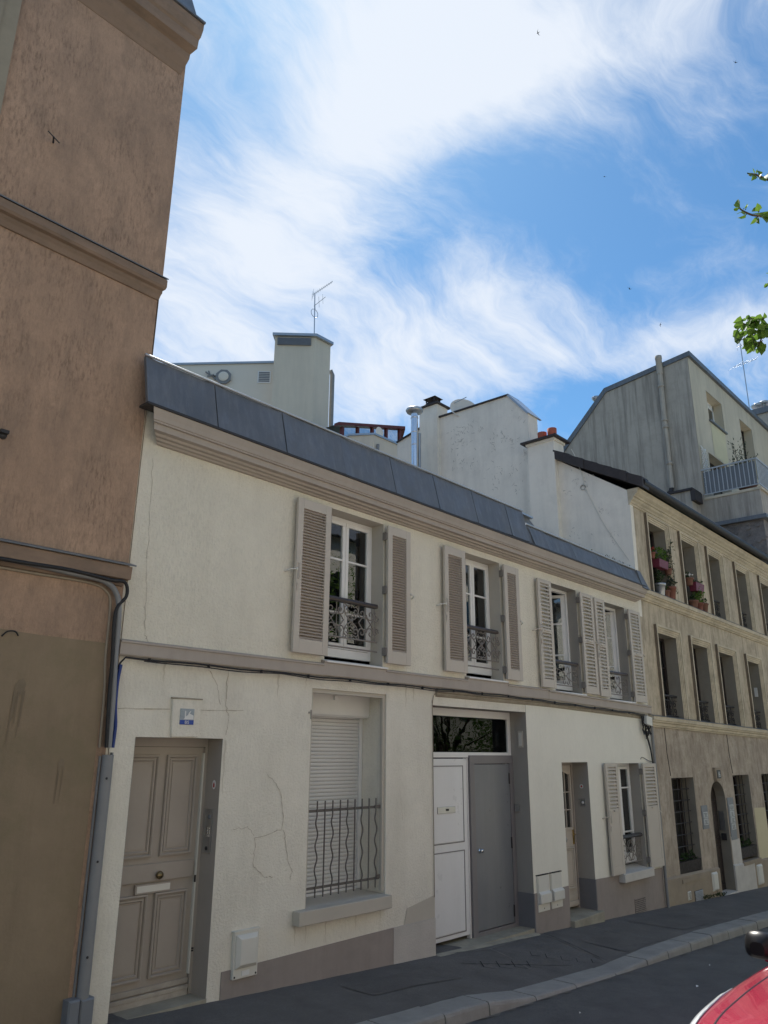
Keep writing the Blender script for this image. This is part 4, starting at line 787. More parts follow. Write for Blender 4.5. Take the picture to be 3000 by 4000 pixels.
shutter(10.80,11.22,3.17,4.905,'B','R'); shutter(12.205,12.655,3.15,4.885,'B','L')
shutter(12.72,13.10,3.135,4.865,'B','R'); shutter(14.085,14.585,3.105,4.84,'B','L')
shutter(12.68,13.12,.285,2.025,'C','R'); shutter(14.13,14.68,.265,2.015,'C','L')

# ---- balconet railings with scrollwork
def spiral(cx_, cz_, r0, r1, a0, turns, y, n=26):
    return [(cx_+(r0+(r1-r0)*i/n)*math.cos(a0+turns*2*math.pi*i/n), y, cz_+(r0+(r1-r0)*i/n)*math.sin(a0+turns*2*math.pi*i/n)) for i in range(n+1)]
def railing(x0, x1, z0, z1, y, style, hand):
    mb = MB(); xm, zm = (x0+x1)/2, (z0+z1)/2; H = z1-z0; r_ = .0075 if style == 1 else .0065
    T = lambda p, rr=r_: mb.tube(p, rr, 5, 1.0)
    if style == 1:
        u = (x1-x0)/3
        for s_ in (-1,1):
            for v in (-1,1):
                T([(xm+s_*u*.05*0, y, zm+v*.02*0)]+[(xm+s_*(.02+.11*math.sin(t*1.57)), y, zm+v*(.02+.19*(1-math.cos(t*1.57)))) for t in [k/10 for k in range(11)]])
                T(spiral(xm+s_*.075, zm+v*H*.30, .055, .010, math.pi/2*v if s_>0 else math.pi/2*v, 1.2*s_*v*-1, y))
                T(spiral(xm+s_*.185, zm+v*H*.28, .06, .012, math.pi*(0 if s_<0 else 1), 1.1*s_*v, y))
                T(spiral(xm+s_*.34, zm+v*H*.27, .075, .012, math.pi*(1 if s_>0 else 0), 1.15*s_*v, y))
                T([(xm+s_*(.13+.21*k/8), y, zm+v*(.10*math.sin(k/8*math.pi)*.8)) for k in range(9)])
                T(spiral(xm+s_*.43, zm+v*H*.22, .06, .01, math.pi*(0 if s_>0 else 1), 1.2*s_*v*-1, y))
                T([(xm+s_*.34, y, zm), (xm+s_*.40, y, zm+v*.06), (xm+s_*.43, y, zm+v*.16)])
                T([(xm+s_*.12, y, zm+v*.21),(xm+s_*.05, y, zm+v*H*.40),(xm, y, zm+v*H*.47)])
                T(spiral(xm+s_*.02, zm+v*.05, .045, .012, 0, .9*s_*v, y))
        T([(xm,y,z0),(xm,y,z0+H*.12)]); T([(xm,y,z1),(xm,y,z1-H*.12)]); mb.lathe([(0,-.012),(.028,-.006),(.028,.006),(0,.012)],(xm,y,zm),10,'y')
        T([(xm-.25,y,z0),(xm-.25,y,z1)],.006); T([(xm+.25,y,z0),(xm+.25,y,z1)],.006); T([(x0+.05,y,z0),(x0+.05,y,z1)],.006); T([(x1-.05,y,z0),(x1-.05,y,z1)],.006)
        mb.tube([(x0+.01,y,z0),(x1-.005,y,z0)],.010,6); mb.tube([(x0+.01,y,z0-.115),(x1-.005,y,z0-.115)],.010,6)
    else:
        for s_ in (-1,1):
            T([(xm+s_*(.30-.30*abs(k/10-.0)), y, z0+H*(.12+.8*(k/10))) for k in range(11)] if False else [(xm-s_*.30+s_*.6*k/12, y, z0+H*(.18+.55*(math.sin((k/12-.5)*math.pi)*.5+.5))) for k in range(13)])
            T(spiral(xm+s_*.0+s_*.05, z0+H*.78, .07, .02, math.pi*1.5, .8*s_, y)); T(spiral(xm+s_*.05, z0+H*.17, .06, .02, math.pi/2, .8*s_*-1, y))
            for v in (-1,1): T(spiral(xm+s_*.33, zm+v*H*.25, .075, .012, math.pi*(1 if s_>0 else 0), 1.25*s_*v, y))
            T([(xm+s_*.22,y,zm),(xm+s_*.32,y,zm+H*.05),(xm+s_*.40,y,zm)])
            T([(xm+s_*.41,y,z0),(xm+s_*.41,y,z1)],.006)
        if style == 3:
            for s_ in (-1,1):
                T([(xm,y,z0+H*.05),(xm+s_*.12,y,zm),(xm,y,z1-H*.05)]); T([(xm+s_*.24,y,z0+H*.03),(xm+s_*.12,y,zm),(xm+s_*.24,y,z1-H*.03)])
                mb.tube(spiral(xm, zm, .05, .015, 0, 1.2*s_, y), .008, 5)
        mb.tube([(x0+.01,y,z0),(x1-.005,y,z0)],.009,6)
    ra = mb.build('railing', M['iron_grey'], house)
    mb = MB(); P = [(y-.035,z1),(y-.042,z1+.02),(y-.03,z1+.048),(y,z1+.055),(y+.03,z1+.048),(y+.042,z1+.02),(y+.035,z1)] if style != 3 else [(y-.03,z1),(y-.045,z1+.02),(y-.035,z1+.05),(y,z1+.06),(y+.035,z1+.05),(y+.045,z1+.02),(y+.03,z1)]
    mb.sweep(P, x0+.01, x1-.03); mb.build('handrail', M[hand], ra)
    return ra
railing(6.17,7.10,3.475,3.895,.04,1,'brown_rail'); railing(8.90,9.77,3.47,3.88,.04,1,'brown_rail')
railing(11.32,12.14,3.25,3.60,.03,2,'brown_rail'); railing(13.2,14.02,3.21,3.57,.03,2,'brown_rail'); railing(13.2,14.09,.40,.79,.05,3,'iron')
mb = MB(); mb.box(13.0,14.13,-.125,.0,.155,.285); mb.hexa([(13.2,.0,.155),(14.12,.0,.155),(14.12,.24,.155),(13.2,.24,.155),(13.2,.0,.285),(14.12,.0,.285),(14.12,.24,.33),(13.2,.24,.33)]); mb.build('window_sill', M['white_patch'], house, bevel=.006)
# vent grille in the plinth
vg = thing('plinth_vent', 'pierced cast vent grille in grey plinth under the shuttered window', 'vent', (13.7,-.014,-.38))
mb = MB(); mb.box(13.50,13.91,-.0165,-.008,-.375,-.16); mb.build('backing', M['iron'], vg)
mb = MB()
for i in range(9): mb.hexa([(13.50+i*.05-.008+.02,-.022,-.37),(13.50+i*.05+.004+.02,-.022,-.37),(13.50+i*.05+.004+.02,-.017,-.37),(13.50+i*.05-.008+.02,-.017,-.37)]+[(13.50+(i if i<8 else 7)*.05-.008,-.022,-.165),(13.50+(i if i<8 else 7)*.05+.004,-.022,-.165),(13.50+(i if i<8 else 7)*.05+.004,-.017,-.165),(13.50+(i if i<8 else 7)*.05-.008,-.017,-.165)])
for i in range(8): mb.box(13.50,13.91,-.0215,-.0175,-.365+i*.028,-.355+i*.028)
mb.build('lattice', M['plinth'], vg)
# downpipe at the party line
dp = MB(); dp.tube([(14.73,-.05,2.75),(14.73,-.05,1.4),(14.735,-.05,.3),(14.735,-.05,gz(14.7)-.02)], .028, 8); dpo = dp.build('downpipe', M['cable_grey']); tag(dpo, 'slim dark downpipe on the joint between cream house and beige building', 'downpipe')
def leaf(mb, p, d, n, L_, W_):
    d = Vector(d).normalized(); n = Vector(n); s_ = d.cross(n)
    if s_.length < 1e-3: s_ = d.orthogonal()
    s_.normalize(); up = s_.cross(d)
    p = Vector(p); f = up*W_*.25
    mb.add([p, p+d*L_*.35+s_*W_*.5+f, p+d*L_*.72+s_*W_*.36+f*.7, p+d*L_-up*L_*.08, p+d*L_*.72-s_*W_*.36+f*.7, p+d*L_*.35-s_*W_*.5+f, p+d*L_*.45], [(0,1,6),(1,2,6),(2,3,6),(3,4,6),(4,5,6),(5,0,6)])
def rv(): 
    while True:
        v = Vector((random.uniform(-1,1),random.uniform(-1,1),random.uniform(-1,1)))
        if .05 < v.length < 1: return v
def clump(mb, c, r, n, L_, W_, up=.3):
    for k in range(n):
        v = rv(); p = Vector(c)+Vector((v.x*r[0], v.y*r[1], v.z*r[2])); d = rv(); d.z += up; leaf(mb, p, d, rv()+Vector((0,0,.8)), L_*random.uniform(.6,1.2), W_*random.uniform(.7,1.2))
# ================================================================== SERVICE BOXES AND CABLES
def gas_box(x0, x1, z0, z1, label, group=None, kind=0, y=-.012):
    t = thing('meter_box', label, 'meter box', ((x0+x1)/2, y, z0), group)
    if kind == 0:
        mb = MB(); mb.box(x0,x1,y-.03,y+.012,z0,z1); b_ = mb.build('case', M['plastic'], t, bevel=.004)
        mb = MB(); mb.bevbox(x0+.015,x1-.02,y-.075,y-.03,z0+.085,z1-.02,.035); mb.build('cover', M['plastic'], t, bevel=.004)
        mb = MB(); mb.box(x0+.10,x1-.10,y-.036,y-.0305,z0+.02,z0+.06); mb.build('label_holder', M['plate_white'], t)
        mb = MB(); mb.box(x0-.01,x1+.01,y-.035,y+.012,z1,z1+.014); mb.build('top_flange', M['plastic'], t)
        for xx in (x0+.02, x1-.02): mb = MB(); mb.lathe([(0,.004),(.009,.004),(.009,0)], (xx,y-.03,z0+.02), 8, 'y'); mb.build('screw', M['iron'], t)
    elif kind == 1:
        zm = z0+.25
        mb = MB(); mb.box(x0,x1,y-.012,y+.012,z0,z1); mb.build('case', M['plastic'], t, bevel=.003)
        mb = MB(); mb.box(x0+.012,x1-.012,y-.022,y-.012,zm,z1-.015); mb.build('upper_cover', M['plastic'], t, bevel=.004)
        mb = MB(); mb.hexa([(x0+.008,y-.06,z0+.11),(x1-.004,y-.06,z0+.11),(x1-.004,y-.012,z0+.10),(x0+.008,y-.012,z0+.10),(x0+.008,y-.06,zm-.02),(x1-.004,y-.06,zm-.02),(x1-.004,y-.0125,zm+.02),(x0+.008,y-.0125,zm+.02)]); mb.build('lower_cover', M['plastic'], t, bevel=.006)
        mb = MB(); mb.box(x0-.006,x1+.006,y-.018,y+.012,z1,z1+.012); mb.build('top_flange', M['groove'], t)
        mb = MB(); mb.prism([((x0+x1)/2,y-.013,z0+.05),((x0+x1)/2+.012,y-.013,z0+.03),((x0+x1)/2-.012,y-.013,z0+.03)], (0,-.001,0)); mb.build('warning_mark', M['iron'], t)
    else:
        mb = MB(); mb.box(x0,x1,y-.02,y+.012,z0,z1); mb.build('case', M['plastic'], t, bevel=.004)
        mb = MB(); mb.bevbox(x0+.01,x1-.01,y-.06,y-.02,z0+.04,z1-.01,.03); mb.build('cover', M['plastic'], t)
    return t
gas_box(5.085,5.375,.155,.545,'ivory plastic meter box with sloped cover low on the wall beside the panelled door')
for i in range(2): gas_box(10.455+i*.365,10.765+i*.365,.03,.50,'ivory meter box of the pair beside the small glazed door','pair of meter boxes by the glazed door',1)
gas_box(16.93,17.23,-.46,-.07,'narrow ivory meter box with dented foot left of the arched doorway',None,2); gas_box(19.62,19.97,-.63,-.17,'ivory meter box at the plinth right of the arched doorway',None,2)
def cable(name, pts, r, mt, label, cat='cable', n=6, group=None):
    mb = MB(); mb.tube(pts, r, n); o = mb.build(name, M[mt]); return tag(o, label, cat, group)
def smooth(pts, k=6):
    P = [Vector(p) for p in pts]; out = []
    for i in range(len(P)-1):
        p0, p1, p2, p3 = P[max(i-1,0)], P[i], P[i+1], P[min(i+2,len(P)-1)]
        for j in range(k):
            t = j/k; out.append(.5*((2*p1)+(-p0+p2)*t+(2*p0-5*p1+4*p2-p3)*t*t+(-p0+3*p1-3*p2+p3)*t**3))
    out.append(P[-1]); return out
# bundle round the corner of the terracotta building
cable('grey_conduit', smooth([(-3,-.065,3.70),(1,-.065,3.685),(2.45,-.065,3.675),(3.06,-.065,3.65),(3.36,-.065,3.63),(3.50,-.065,3.53),(3.545,-.065,3.33),(3.555,-.065,2.97),(3.575,-.065,2.6),(3.585,-.065,2.2)]), .028, 'cable_grey', 'thick grey conduit bending down the corner of the terracotta building')
cable('black_cable', smooth([(-3,-.10,3.67),(1,-.10,3.66),(2.45,-.10,3.655),(3.0,-.10,3.665),(3.40,-.10,3.64),(3.55,-.10,3.64),(3.585,-.09,3.52),(3.50,-.08,3.36),(3.52,-.08,2.95),(3.53,-.08,2.6),(3.555,-.08,2.2)]), .017, 'cable', 'black cable looping out beside the grey conduit on the terracotta corner')
cable('painted_cable', smooth([(-3,-.02,3.60),(1,-.02,3.60),(2.46,-.02,3.60),(2.80,-.02,3.60),(3.26,-.02,3.60),(3.42,-.02,3.55),(3.475,-.02,3.43),(3.485,-.02,2.97),(3.51,-.02,2.69),(3.525,-.02,2.2)]), .013, 'cable_tan', 'thin tan painted cable following the conduit under the lower ledge')
cable('blue_cable', smooth([(3.625,-.05,2.91),(3.61,-.05,2.75),(3.615,-.05,2.55),(3.635,-.05,2.38),(3.63,-.05,2.2)]), .017, 'cable_blue', 'bright blue cable hanging beside the corner conduit')
cg = thing('conduit_guard', 'tall grey steel guard covering cables at the foot of the wall corner', 'conduit guard', (3.59,-.06,gz(3.6)))
mb = MB(); mb.tube([(3.595,-.055,.30),(3.592,-.055,2.14)], .048, 12); mb.build('guard_pipe', M['cable_grey'], cg)
mb = MB(); mb.box(3.53,3.545,-.03,.0,.3,2.13); mb.box(3.642,3.655,-.03,.0,.3,2.16); mb.build('fixing_flange', M['cable_grey'], cg)
for z in (.6,1.3,1.95): mb = MB(); mb.lathe([(0,.006),(.01,.005),(.01,0)], (3.575,-.10,z), 8, 'y'); mb.build('rivet', M['iron'], cg)
for i, (xa, xb) in enumerate(((3.455,3.55),(3.56,3.675))):
    mb = MB(); mb.bevbox(xa,xb,-.12+.01*i,.0,gz(3.6)-.02,.315-.01*i,.012); tag(mb.build('cable_box', M['grey_plastic']), ('grey cable box at pavement level under the terracotta wall', 'wider grey cable box at foot of the cream wall corner')[i], 'cable box')
tie = [(3.56,-.09,z) for z in (3.3,3.15,2.95,2.78,2.6,2.45,2.3)]
# thin cables under the string course
mb = MB(); P = []
for i in range(60):
    x = 3.66+(14.45-3.66)*i/59; P.append((x, -.058, 2.978-.006*math.sin(i*1.1)-(max(0,x-10)*.019)))
P = [(3.60,-.03,2.86),(3.62,-.05,2.93)]+P
mb.tube(P, .009, 6)
mb.tube([(x,y-.012,z-.014-.012*abs(math.sin(i*.35))) for i,(x,y,z) in enumerate(P[3:])], .006, 5); cbo = mb.build('facade_cable', M['cable']); tag(cbo, 'black cable run clipped under the taupe string course of the cream house', 'cable')
for i in range(16): x = 3.9+i*.66; mb = MB(); mb.box(x-.006,x+.006,-.075,-.04,2.955-(max(0,x-10)*.019),2.99-(max(0,x-10)*.019)); mb.build('clip', M['cable'], cbo)
cable('thin_drop_cable', smooth([(8.30,-.03,2.95),(8.16,-.02,2.91),(8.125,-.012,2.8),(8.12,-.012,2.6),(8.12,-.012,.5)]), .005, 'cable_tan', 'thin pale cable dropping along left edge of the double entrance')
jb = thing('junction_box', 'pale junction box with tangled black wires on the party line', 'junction box', (14.5,-.08,2.7))
mb = MB(); mb.hexa([(14.38,-.12,2.71),(14.62,-.12,2.68),(14.62,-.06,2.68),(14.38,-.06,2.71),(14.40,-.12,2.87),(14.64,-.12,2.84),(14.64,-.06,2.84),(14.40,-.06,2.87)]); mb.build('box', M['plastic'], jb, bevel=.006)
mb = MB()
for k in range(9):
    x = 14.30+random.uniform(0,.28); pts = [(x,-.06+random.uniform(-.03,.02),2.88-random.uniform(0,.06))]
    for j in range(6): pts.append((pts[-1][0]+random.uniform(-.05,.06), -.07+random.uniform(-.04,.03), pts[-1][2]-random.uniform(.02,.09)))
    mb.tube(smooth(pts,3), random.choice((.006,.009,.012)), 5)
mb.tube(smooth([(14.45,-.05,2.6),(14.58,-.05,2.3),(14.64,-.05,2.0),(14.69,-.05,1.7)]), .014, 6); mb.tube(smooth([(14.40,-.05,2.6),(14.55,-.05,2.3),(14.61,-.05,2.05),(14.3,-.01,2.12),(14.22,-.01,2.09)]), .006, 5)
mb.build('wires', M['cable'], jb)

# ================================================================== TERRACOTTA BUILDING
tb = thing('terracotta_building', 'tall terracotta rendered building with stained wall and moulded cornice', 'building', (-2, 4, gz(-2)))
XE = 3.61
mb = MB(); sheet(mb, [(-14,-.6),(XE-.02,-.6),(XE-.02,3.66),(XE+.005,3.7),(XE+.012,6.7),(XE+.045,6.9),(XE+.05,9.9),(-14,9.9)], [rect(.75,1.62,7.2,9.15),rect(-1.6,-.7,7.2,9.15),rect(-1.6,-.7,4.3,6.2)], -.012); o = mb.build('wall', M['terracotta'], tb, fix=False); front_normals(o)
mb = MB(); mb.add([(XE+.0,-.012,-.6),(XE+.0,9,-.6),(XE+.0,9,9.9),(XE+.04,-.012,9.9)], [(0,1,2,3)]); mb.box(-14,XE-.01,.3,9,-.6,9.9); mb.build('side_wall', M['terracotta'], tb, fix=False)
mb = MB(); sheet(mb, [(-14,-.6),(3.49,-.6),(3.50,3.09),(2.9,3.095),(2.2,3.12),(-14,3.12)], [], -.017); o = mb.build('overpainted_patch', M['brown_patch'], tb, fix=False); front_normals(o)
def tband(prof, x0, x1, ret, mt='terracotta_trim', name='string_course'):
    mb = MB(); n = len(prof); vs = [(x0,y,z) for y,z in prof]+[(x1-(ret*y), y, z) for y,z in prof]
    tri = tessellate_polygon([[Vector((0,y,z)) for y,z in prof]])
    mb.add(vs, [(i,(i+1)%n,(i+1)%n+n,i+n) for i in range(n)]+[tuple(t) for t in tri]+[tuple(i+n for i in t) for t in tri]); return mb.build(name, M[mt], tb)
tband([(.02,6.64),(-.03,6.65),(-.05,6.70),(-.065,6.72),(-.065,6.745),(-.10,6.755),(-.115,6.78),(-.115,6.86),(-.09,6.88),(.02,6.90)], -14, 3.615, .35)
mb = MB(); mb.hexa([(-14,-.128,6.866),(3.66,-.128,6.866),(3.66,.0,6.92),(-14,.0,6.92),(-14,-.128,6.878),(3.66,-.128,6.878),(3.66,.0,6.935),(-14,.0,6.935)]); mb.build('zinc_weathering', M['zinc'], tb)
tband([(.02,3.60),(-.03,3.62),(-.035,3.66),(-.10,3.675),(-.105,3.79),(.02,3.81)], -14, 3.56, .45)
mb = MB(); mb.hexa([(-14,-.125,3.795),(3.635,-.125,3.795),(3.635,.0,3.83),(-14,.0,3.83),(-14,-.125,3.81),(3.635,-.125,3.81),(3.635,.0,3.85),(-14,.0,3.85)]); mb.build('zinc_weathering', M['zinc'], tb)
tband([(.02,9.60),(-.02,9.62),(-.05,9.68),(-.10,9.76),(-.12,9.80),(-.125,9.86),(-.22,9.90),(-.23,10.02),(-.255,10.05),(-.28,10.14),(-.285,10.22),(.02,10.26)], -14, 3.60, .30, name='cornice')
mb = MB(); mb.hexa([(-14,-.31,10.225),(3.69,-.31,10.225),(3.69,.3,10.30),(-14,.3,10.30),(-14,-.31,10.25),(3.69,-.31,10.25),(3.69,.3,10.34),(-14,.3,10.34)]); mb.build('gutter_edge', M['zinc'], tb)
mb = MB(); mb.prism([(-14,-.22,10.26),(-14,.7,12.6),(-14,4.5,13.6),(-14,8.5,12.6),(-14,9,9.9),(-14,0.3,9.9)], (17.66,0,0)); mb.build('mansard_roof', M['zinc'], tb)
for k, (xa, xb, za, zb) in enumerate(((.75,1.62,7.2,9.15),(-1.6,-.7,7.2,9.15),(-1.6,-.7,4.3,6.2))):
    mb = MB(); s_ = .22
    for q in ((xa-s_,xa,za-.05,zb+s_),(xb,xb+s_,za-.05,zb+s_),(xa,xb,zb,zb+s_)): mb.box(q[0],q[1],-.05,-.01,q[2],q[3])
    for q in ((xa-.07,xa,za,zb+.07),(xb,xb+.07,za,zb+.07),(xa,xb,zb,zb+.07)): mb.box(q[0],q[1],-.075,-.05,q[2],q[3])
    mb.box(xa-.26,xb+.26,-.12,.0,za-.13,za-.05); sr = mb.build('window_surround', M['stone_trim'], tb)
    mb = MB(); mb.box(xa,xb,.16,.165,za,zb); mb.build('pane', M['glass'], sr)
    mb = MB(); mb.box(xa,xb,.14,.2,za,za+.08); mb.box((xa+xb)/2-.04,(xa+xb)/2+.04,.14,.2,za+.08,zb); mb.box(xa,xb,.14,.2,(za+zb)/2,(za+zb)/2+.04); mb.build('window_frame', M['white'], sr)
def stain(cx_, cz_, w_, h_, n, y=-.0205):
    mb = MB(); pts = [(cx_+w_*math.cos(a)*random.uniform(.6,1.1), y, cz_+w_*1.5*math.sin(a)*random.uniform(.6,1.1)) for a in [k*math.pi/7 for k in range(14)]]; mb.poly(pts)
    for k in range(n):
        x = cx_+random.uniform(-.9,.9)*w_; l = h_*random.uniform(.4,1); q = random.uniform(.003,.008); z1_ = cz_-w_*.5; yy = y-.0006*(k+1); mb.poly([(x-q,yy,z1_),(x+q,yy,z1_),(x+q*.4-l*.03,yy,z1_-l),(x-q*.4-l*.03,yy,z1_-l)])
    o = mb.build('damp_stain', M['stain'], tb, fix=False); front_normals(o)
stain(2.78,2.66,.05,.45,6); stain(3.2,2.07,.03,.30,3)
br = thing('wall_bracket', 'small rusty T shaped iron bracket high on the terracotta wall', 'bracket', (2.33,-.02,7.75))
mb = MB(); mb.tube([(2.35,-.012,7.79),(2.31,-.11,7.77)], .009, 6); mb.build('stem', M['iron'], br)
mb = MB(); mb.tube([(2.25,-.11,7.80),(2.37,-.115,7.735)], .006, 6); mb.build('bar', M['iron'], br)
mb = MB(); mb.lathe([(0,.03),(.03,.02),(.035,0)], (2.33,-.012,4.72), 8, 'y'); mb.box(2.29,2.36,-.07,-.012,4.73,4.76); tag(mb.build('wall_anchor', M['iron']), 'broken iron anchor stub with grey mortar on terracotta wall', 'anchor')
cable('wire_hook', smooth([(2.57,-.02,3.05),(2.60,-.05,3.09),(2.66,-.05,3.095),(2.70,-.02,3.07)]), .006, 'cable', 'short bent wire hook at top edge of the brown overpaint', 'hook')

# ================================================================== BEIGE BUILDING
bb = thing('limestone_building', 'old beige three-storey building with stained facade and moulded window surrounds', 'building', (19.4, 3, gz(19)))
XB0, XB1 = 14.752, 24.0
UW = [(15.59,16.47),(17.35,18.15),(18.99,19.77),(20.92,21.72),(22.88,23.68)]; LWN = [(15.55,16.47),(17.33,18.22),(18.93,19.89),(20.91,21.79),(22.88,23.68)]
GW = [(15.52,16.62),(18.90,19.97),(20.88,21.95)]
SAG = lambda x, z: z-.018*(x-15.5)
def sagrect(a_, b_, z0, z1): return [(a_,SAG(a_,z0)),(b_,SAG(b_,z0)),(b_,SAG(b_,z1)),(a_,SAG(a_,z1))]
mb = MB(); sheet(mb, [(XB0,2.75),(XB1,2.65),(XB1,7.3),(XB0,7.4)], [sagrect(a_,b_,5.40,6.95) for a_,b_ in UW]+[sagrect(a_,b_,2.88,4.56) for a_,b_ in LWN]); o = mb.build('wall', M['beige'], bb, fix=False); front_normals(o)
arch = [(17.45,-.9)]+[(17.875-.425*math.cos(t)*1.0, 1.18+.45*math.sin(t)**.8) for t in [math.pi*k/14 for k in range(15)]]+[(18.30,-.9)]
mb = MB(); sheet(mb, [(XB0,-1.2)]+arch[:1]+[(17.45,-1.2)][:0]+[(17.45,-1.2)]+arch[1:-1]+[(18.30,-1.2),(XB1,-1.3),(XB1,2.66),(XB0,2.76)], [rect(a_,b_,-.06,1.755) for a_,b_ in GW]) if False else sheet(mb, [(XB0,-1.2),(17.45,-1.2)]+arch[1:-1]+[(18.30,-1.2),(XB1,-1.3),(XB1,2.66),(XB0,2.76)], [rect(a_,b_,-.06,1.735) for a_,b_ in GW])
o = mb.build('wall', M['beige_low'], bb, fix=False); front_normals(o); o['label'] = 'blotched scraped render of the ground floor'
def rev(mb, loop, d):
    n = len(loop)
    for i in range(n):
        (xa,za),(xb,zb) = loop[i], loop[(i+1)%n]; mb.add([(xa,0,za),(xb,0,zb),(xb,d,zb),(xa,d,za)], [(0,1,2,3)])
for lp_ in [sagrect(a_,b_,5.40,6.95) for a_,b_ in UW]+[sagrect(a_,b_,2.88,4.56) for a_,b_ in LWN]+[rect(a_,b_,-.06,1.735) for a_,b_ in GW]+[[(17.45,-1.2)]+arch[1:-1]+[(18.30,-1.2)]]:
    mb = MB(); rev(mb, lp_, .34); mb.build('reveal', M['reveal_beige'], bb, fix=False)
mb = MB(); mb.box(XB0,XB1,.9,.95,-1.2,7.3); mb.add([(XB1,0,-1.3),(XB1,6,-1.3),(XB1,6,7.5),(XB1,0,7.3)], [(0,1,2,3)]); mb.box(XB0,XB1,5.95,6,-1.2,7.6); mb.build('inner_wall', M['dark'], bb, fix=False)
# gable wall (white) on the house side
mb = MB(); mb.prism([(14.74,0,4.8),(14.74,-.02,7.42),(14.74,1.5,8.45),(14.74,2.0,8.74),(14.74,2.4,8.74),(14.74,2.4,4.8)], (.14,0,0)); mb.build('gable_wall', M['whitewall'], bb)
# mouldings
def bmould(prof, mt, name):
    mb = MB(); n = len(prof); tri = tessellate_polygon([[Vector((0,y,z)) for y,z in prof]]); x0, x1 = XB0-.03, XB1
    mb.add([(x0,y,z) for y,z in prof]+[(x1,y,z-.016*(x1-x0)) for y,z in prof], [(i,(i+1)%n,(i+1)%n+n,i+n) for i in range(n)]+[tuple(t) for t in tri]+[tuple(i+n for i in t) for t in tri]); return mb.build(name, M[mt], bb)
bmould([(.01,2.68),(-.03,2.685),(-.03,2.70),(-.055,2.72),(-.06,2.76),(-.09,2.775),(-.095,2.80),(-.115,2.81),(-.12,2.875),(.01,2.905)], 'beige_trim', 'string_course')
bmould([(.01,5.15),(-.03,5.155),(-.03,5.175),(-.055,5.19),(-.07,5.23),(-.10,5.25),(-.105,5.27),(-.13,5.28),(-.135,5.355),(.01,5.395)], 'beige_trim', 'string_course')
bmould([(.01,7.12),(-.025,7.13),(-.03,7.16),(-.05,7.17),(-.06,7.20),(-.10,7.23),(-.11,7.27),(-.14,7.28),(-.145,7.31),(-.20,7.35),(-.23,7.42),(-.235,7.45),(.01,7.45)], 'beige_trim', 'cornice')
bmould([(.01,2.906),(-.128,2.877),(-.128,2.885),(.01,2.916)], 'zinc', 'zinc_weathering'); bmould([(.01,5.396),(-.143,5.357),(-.143,5.365),(.01,5.406)], 'zinc', 'zinc_weathering')
# gutter
mb = MB(); mb.tube([(14.70,-.33,7.53),(XB1,-.33,7.53-.015*9.3)], .085, 10); mb.build('gutter', M['cable'], bb)
# roof
mb = MB(); mb.add([(14.72,-.30,7.56),(XB1,-.30,7.42),(XB1,2.9,9.2),(15.27,2.9,9.33),(15.27,1.6,8.60),(14.72,1.6,8.61),(15.27,6.2,7.6),(XB1,6.2,7.5)], [(0,1,2,3,4,5),(3,2,7,6)]); mb.build('roof', M['tile'], bb, fix=False)
vt = MB(); vt.hexa([(-.15,0,-.20),(.16,0,-.20),(.16,.40,-.20+.226),(-.15,.40,-.20+.226),(-.16,0,.03),(.16,0,.03),(.16,.40,.03+.20),(-.16,.40,.03+.20)]); vme = vt.mesh('verge_tile', M['tile'])
for i in range(6): put('verge_tile', vme, bb, (14.76+random.uniform(-.01,.01), -.38+i*.318, 7.60+i*.178+random.uniform(-.008,.008)))
# window surrounds
def surround(a_, b_, z0, z1, sq=.23):
    mb = MB()
    for off, wd_, yf in ((0,.035,-.006),(.035,.04,-.022),(.075,.04,-.038),(.115,.045,-.060)):
        i0, i1 = off, off+wd_
        def P(x, z): return SAG(x, z)
        for (xa,xb,za,zb) in ((a_-i1,a_-i0,z0,z1+i1),(b_+i0,b_+i1,z0,z1+i1),(a_-i0,b_+i0,z1+i0,z1+i1)):
            mb.hexa([(xa,yf,P(xa,za)),(xb,yf,P(xb,za)),(xb,.005,P(xb,za)),(xa,.005,P(xa,za)),(xa,yf,P(xa,zb)),(xb,yf,P(xb,zb)),(xb,.005,P(xb,zb)),(xa,.005,P(xa,zb))])
    ws = mb.build('window_surround', M['beige_trim'], bb)
    xo = a_-.16; m2 = MB(); m2.hexa([(xo-.004,-.057,SAG(xo,z0)),(xo-.0005,-.057,SAG(xo,z0)),(xo-.0005,.0,SAG(xo,z0)),(xo-.004,.0,SAG(xo,z0)),(xo-.004,-.057,SAG(xo,z1+.15)),(xo-.0005,-.057,SAG(xo,z1+.15)),(xo-.0005,.0,SAG(xo,z1+.15)),(xo-.004,.0,SAG(xo,z1+.15))]); m2.build('dark_side_face', M['dark_side'], ws)  # thin dark brown plate on the left outer face of each surround
    return ws
def dwin(a_, b_, z0, z1, y=.26, cur=False, white=False):
    fr_ = M['white'] if white else M['brown_frame']; xm = (a_+b_)/2
    mb = MB(); mb.box(a_,a_+.06,y,y+.06,z0,z1); mb.box(b_-.06,b_,y,y+.06,z0,z1); mb.box(a_+.06,b_-.06,y,y+.06,z1-.06,z1); mb.box(a_+.06,b_-.06,y,y+.06,z0,z0+.10); mb.box(xm-.04,xm+.04,y-.01,y+.06,z0+.1,z1-.06)
    mb.box(a_+.06,xm-.04,y+.01,y+.05,z0+(z1-z0)*.62,z0+(z1-z0)*.62+.025); mb.box(xm+.04,b_-.06,y+.01,y+.05,z0+(z1-z0)*.62,z0+(z1-z0)*.62+.025)
    wf = mb.build('window', fr_, bb)
    for xa, xb in ((a_+.05,xm-.03),(xm+.03,b_-.05)): mb = MB(); mb.box(xa,xb,y+.03,y+.034,z0+.1,z1-.05); mb.build('pane', M['glass_dark'], wf)
    if cur: curtain(a_+.06,xm+.1,z0+.1,z1-.06,y+.18,wf)
    return wf
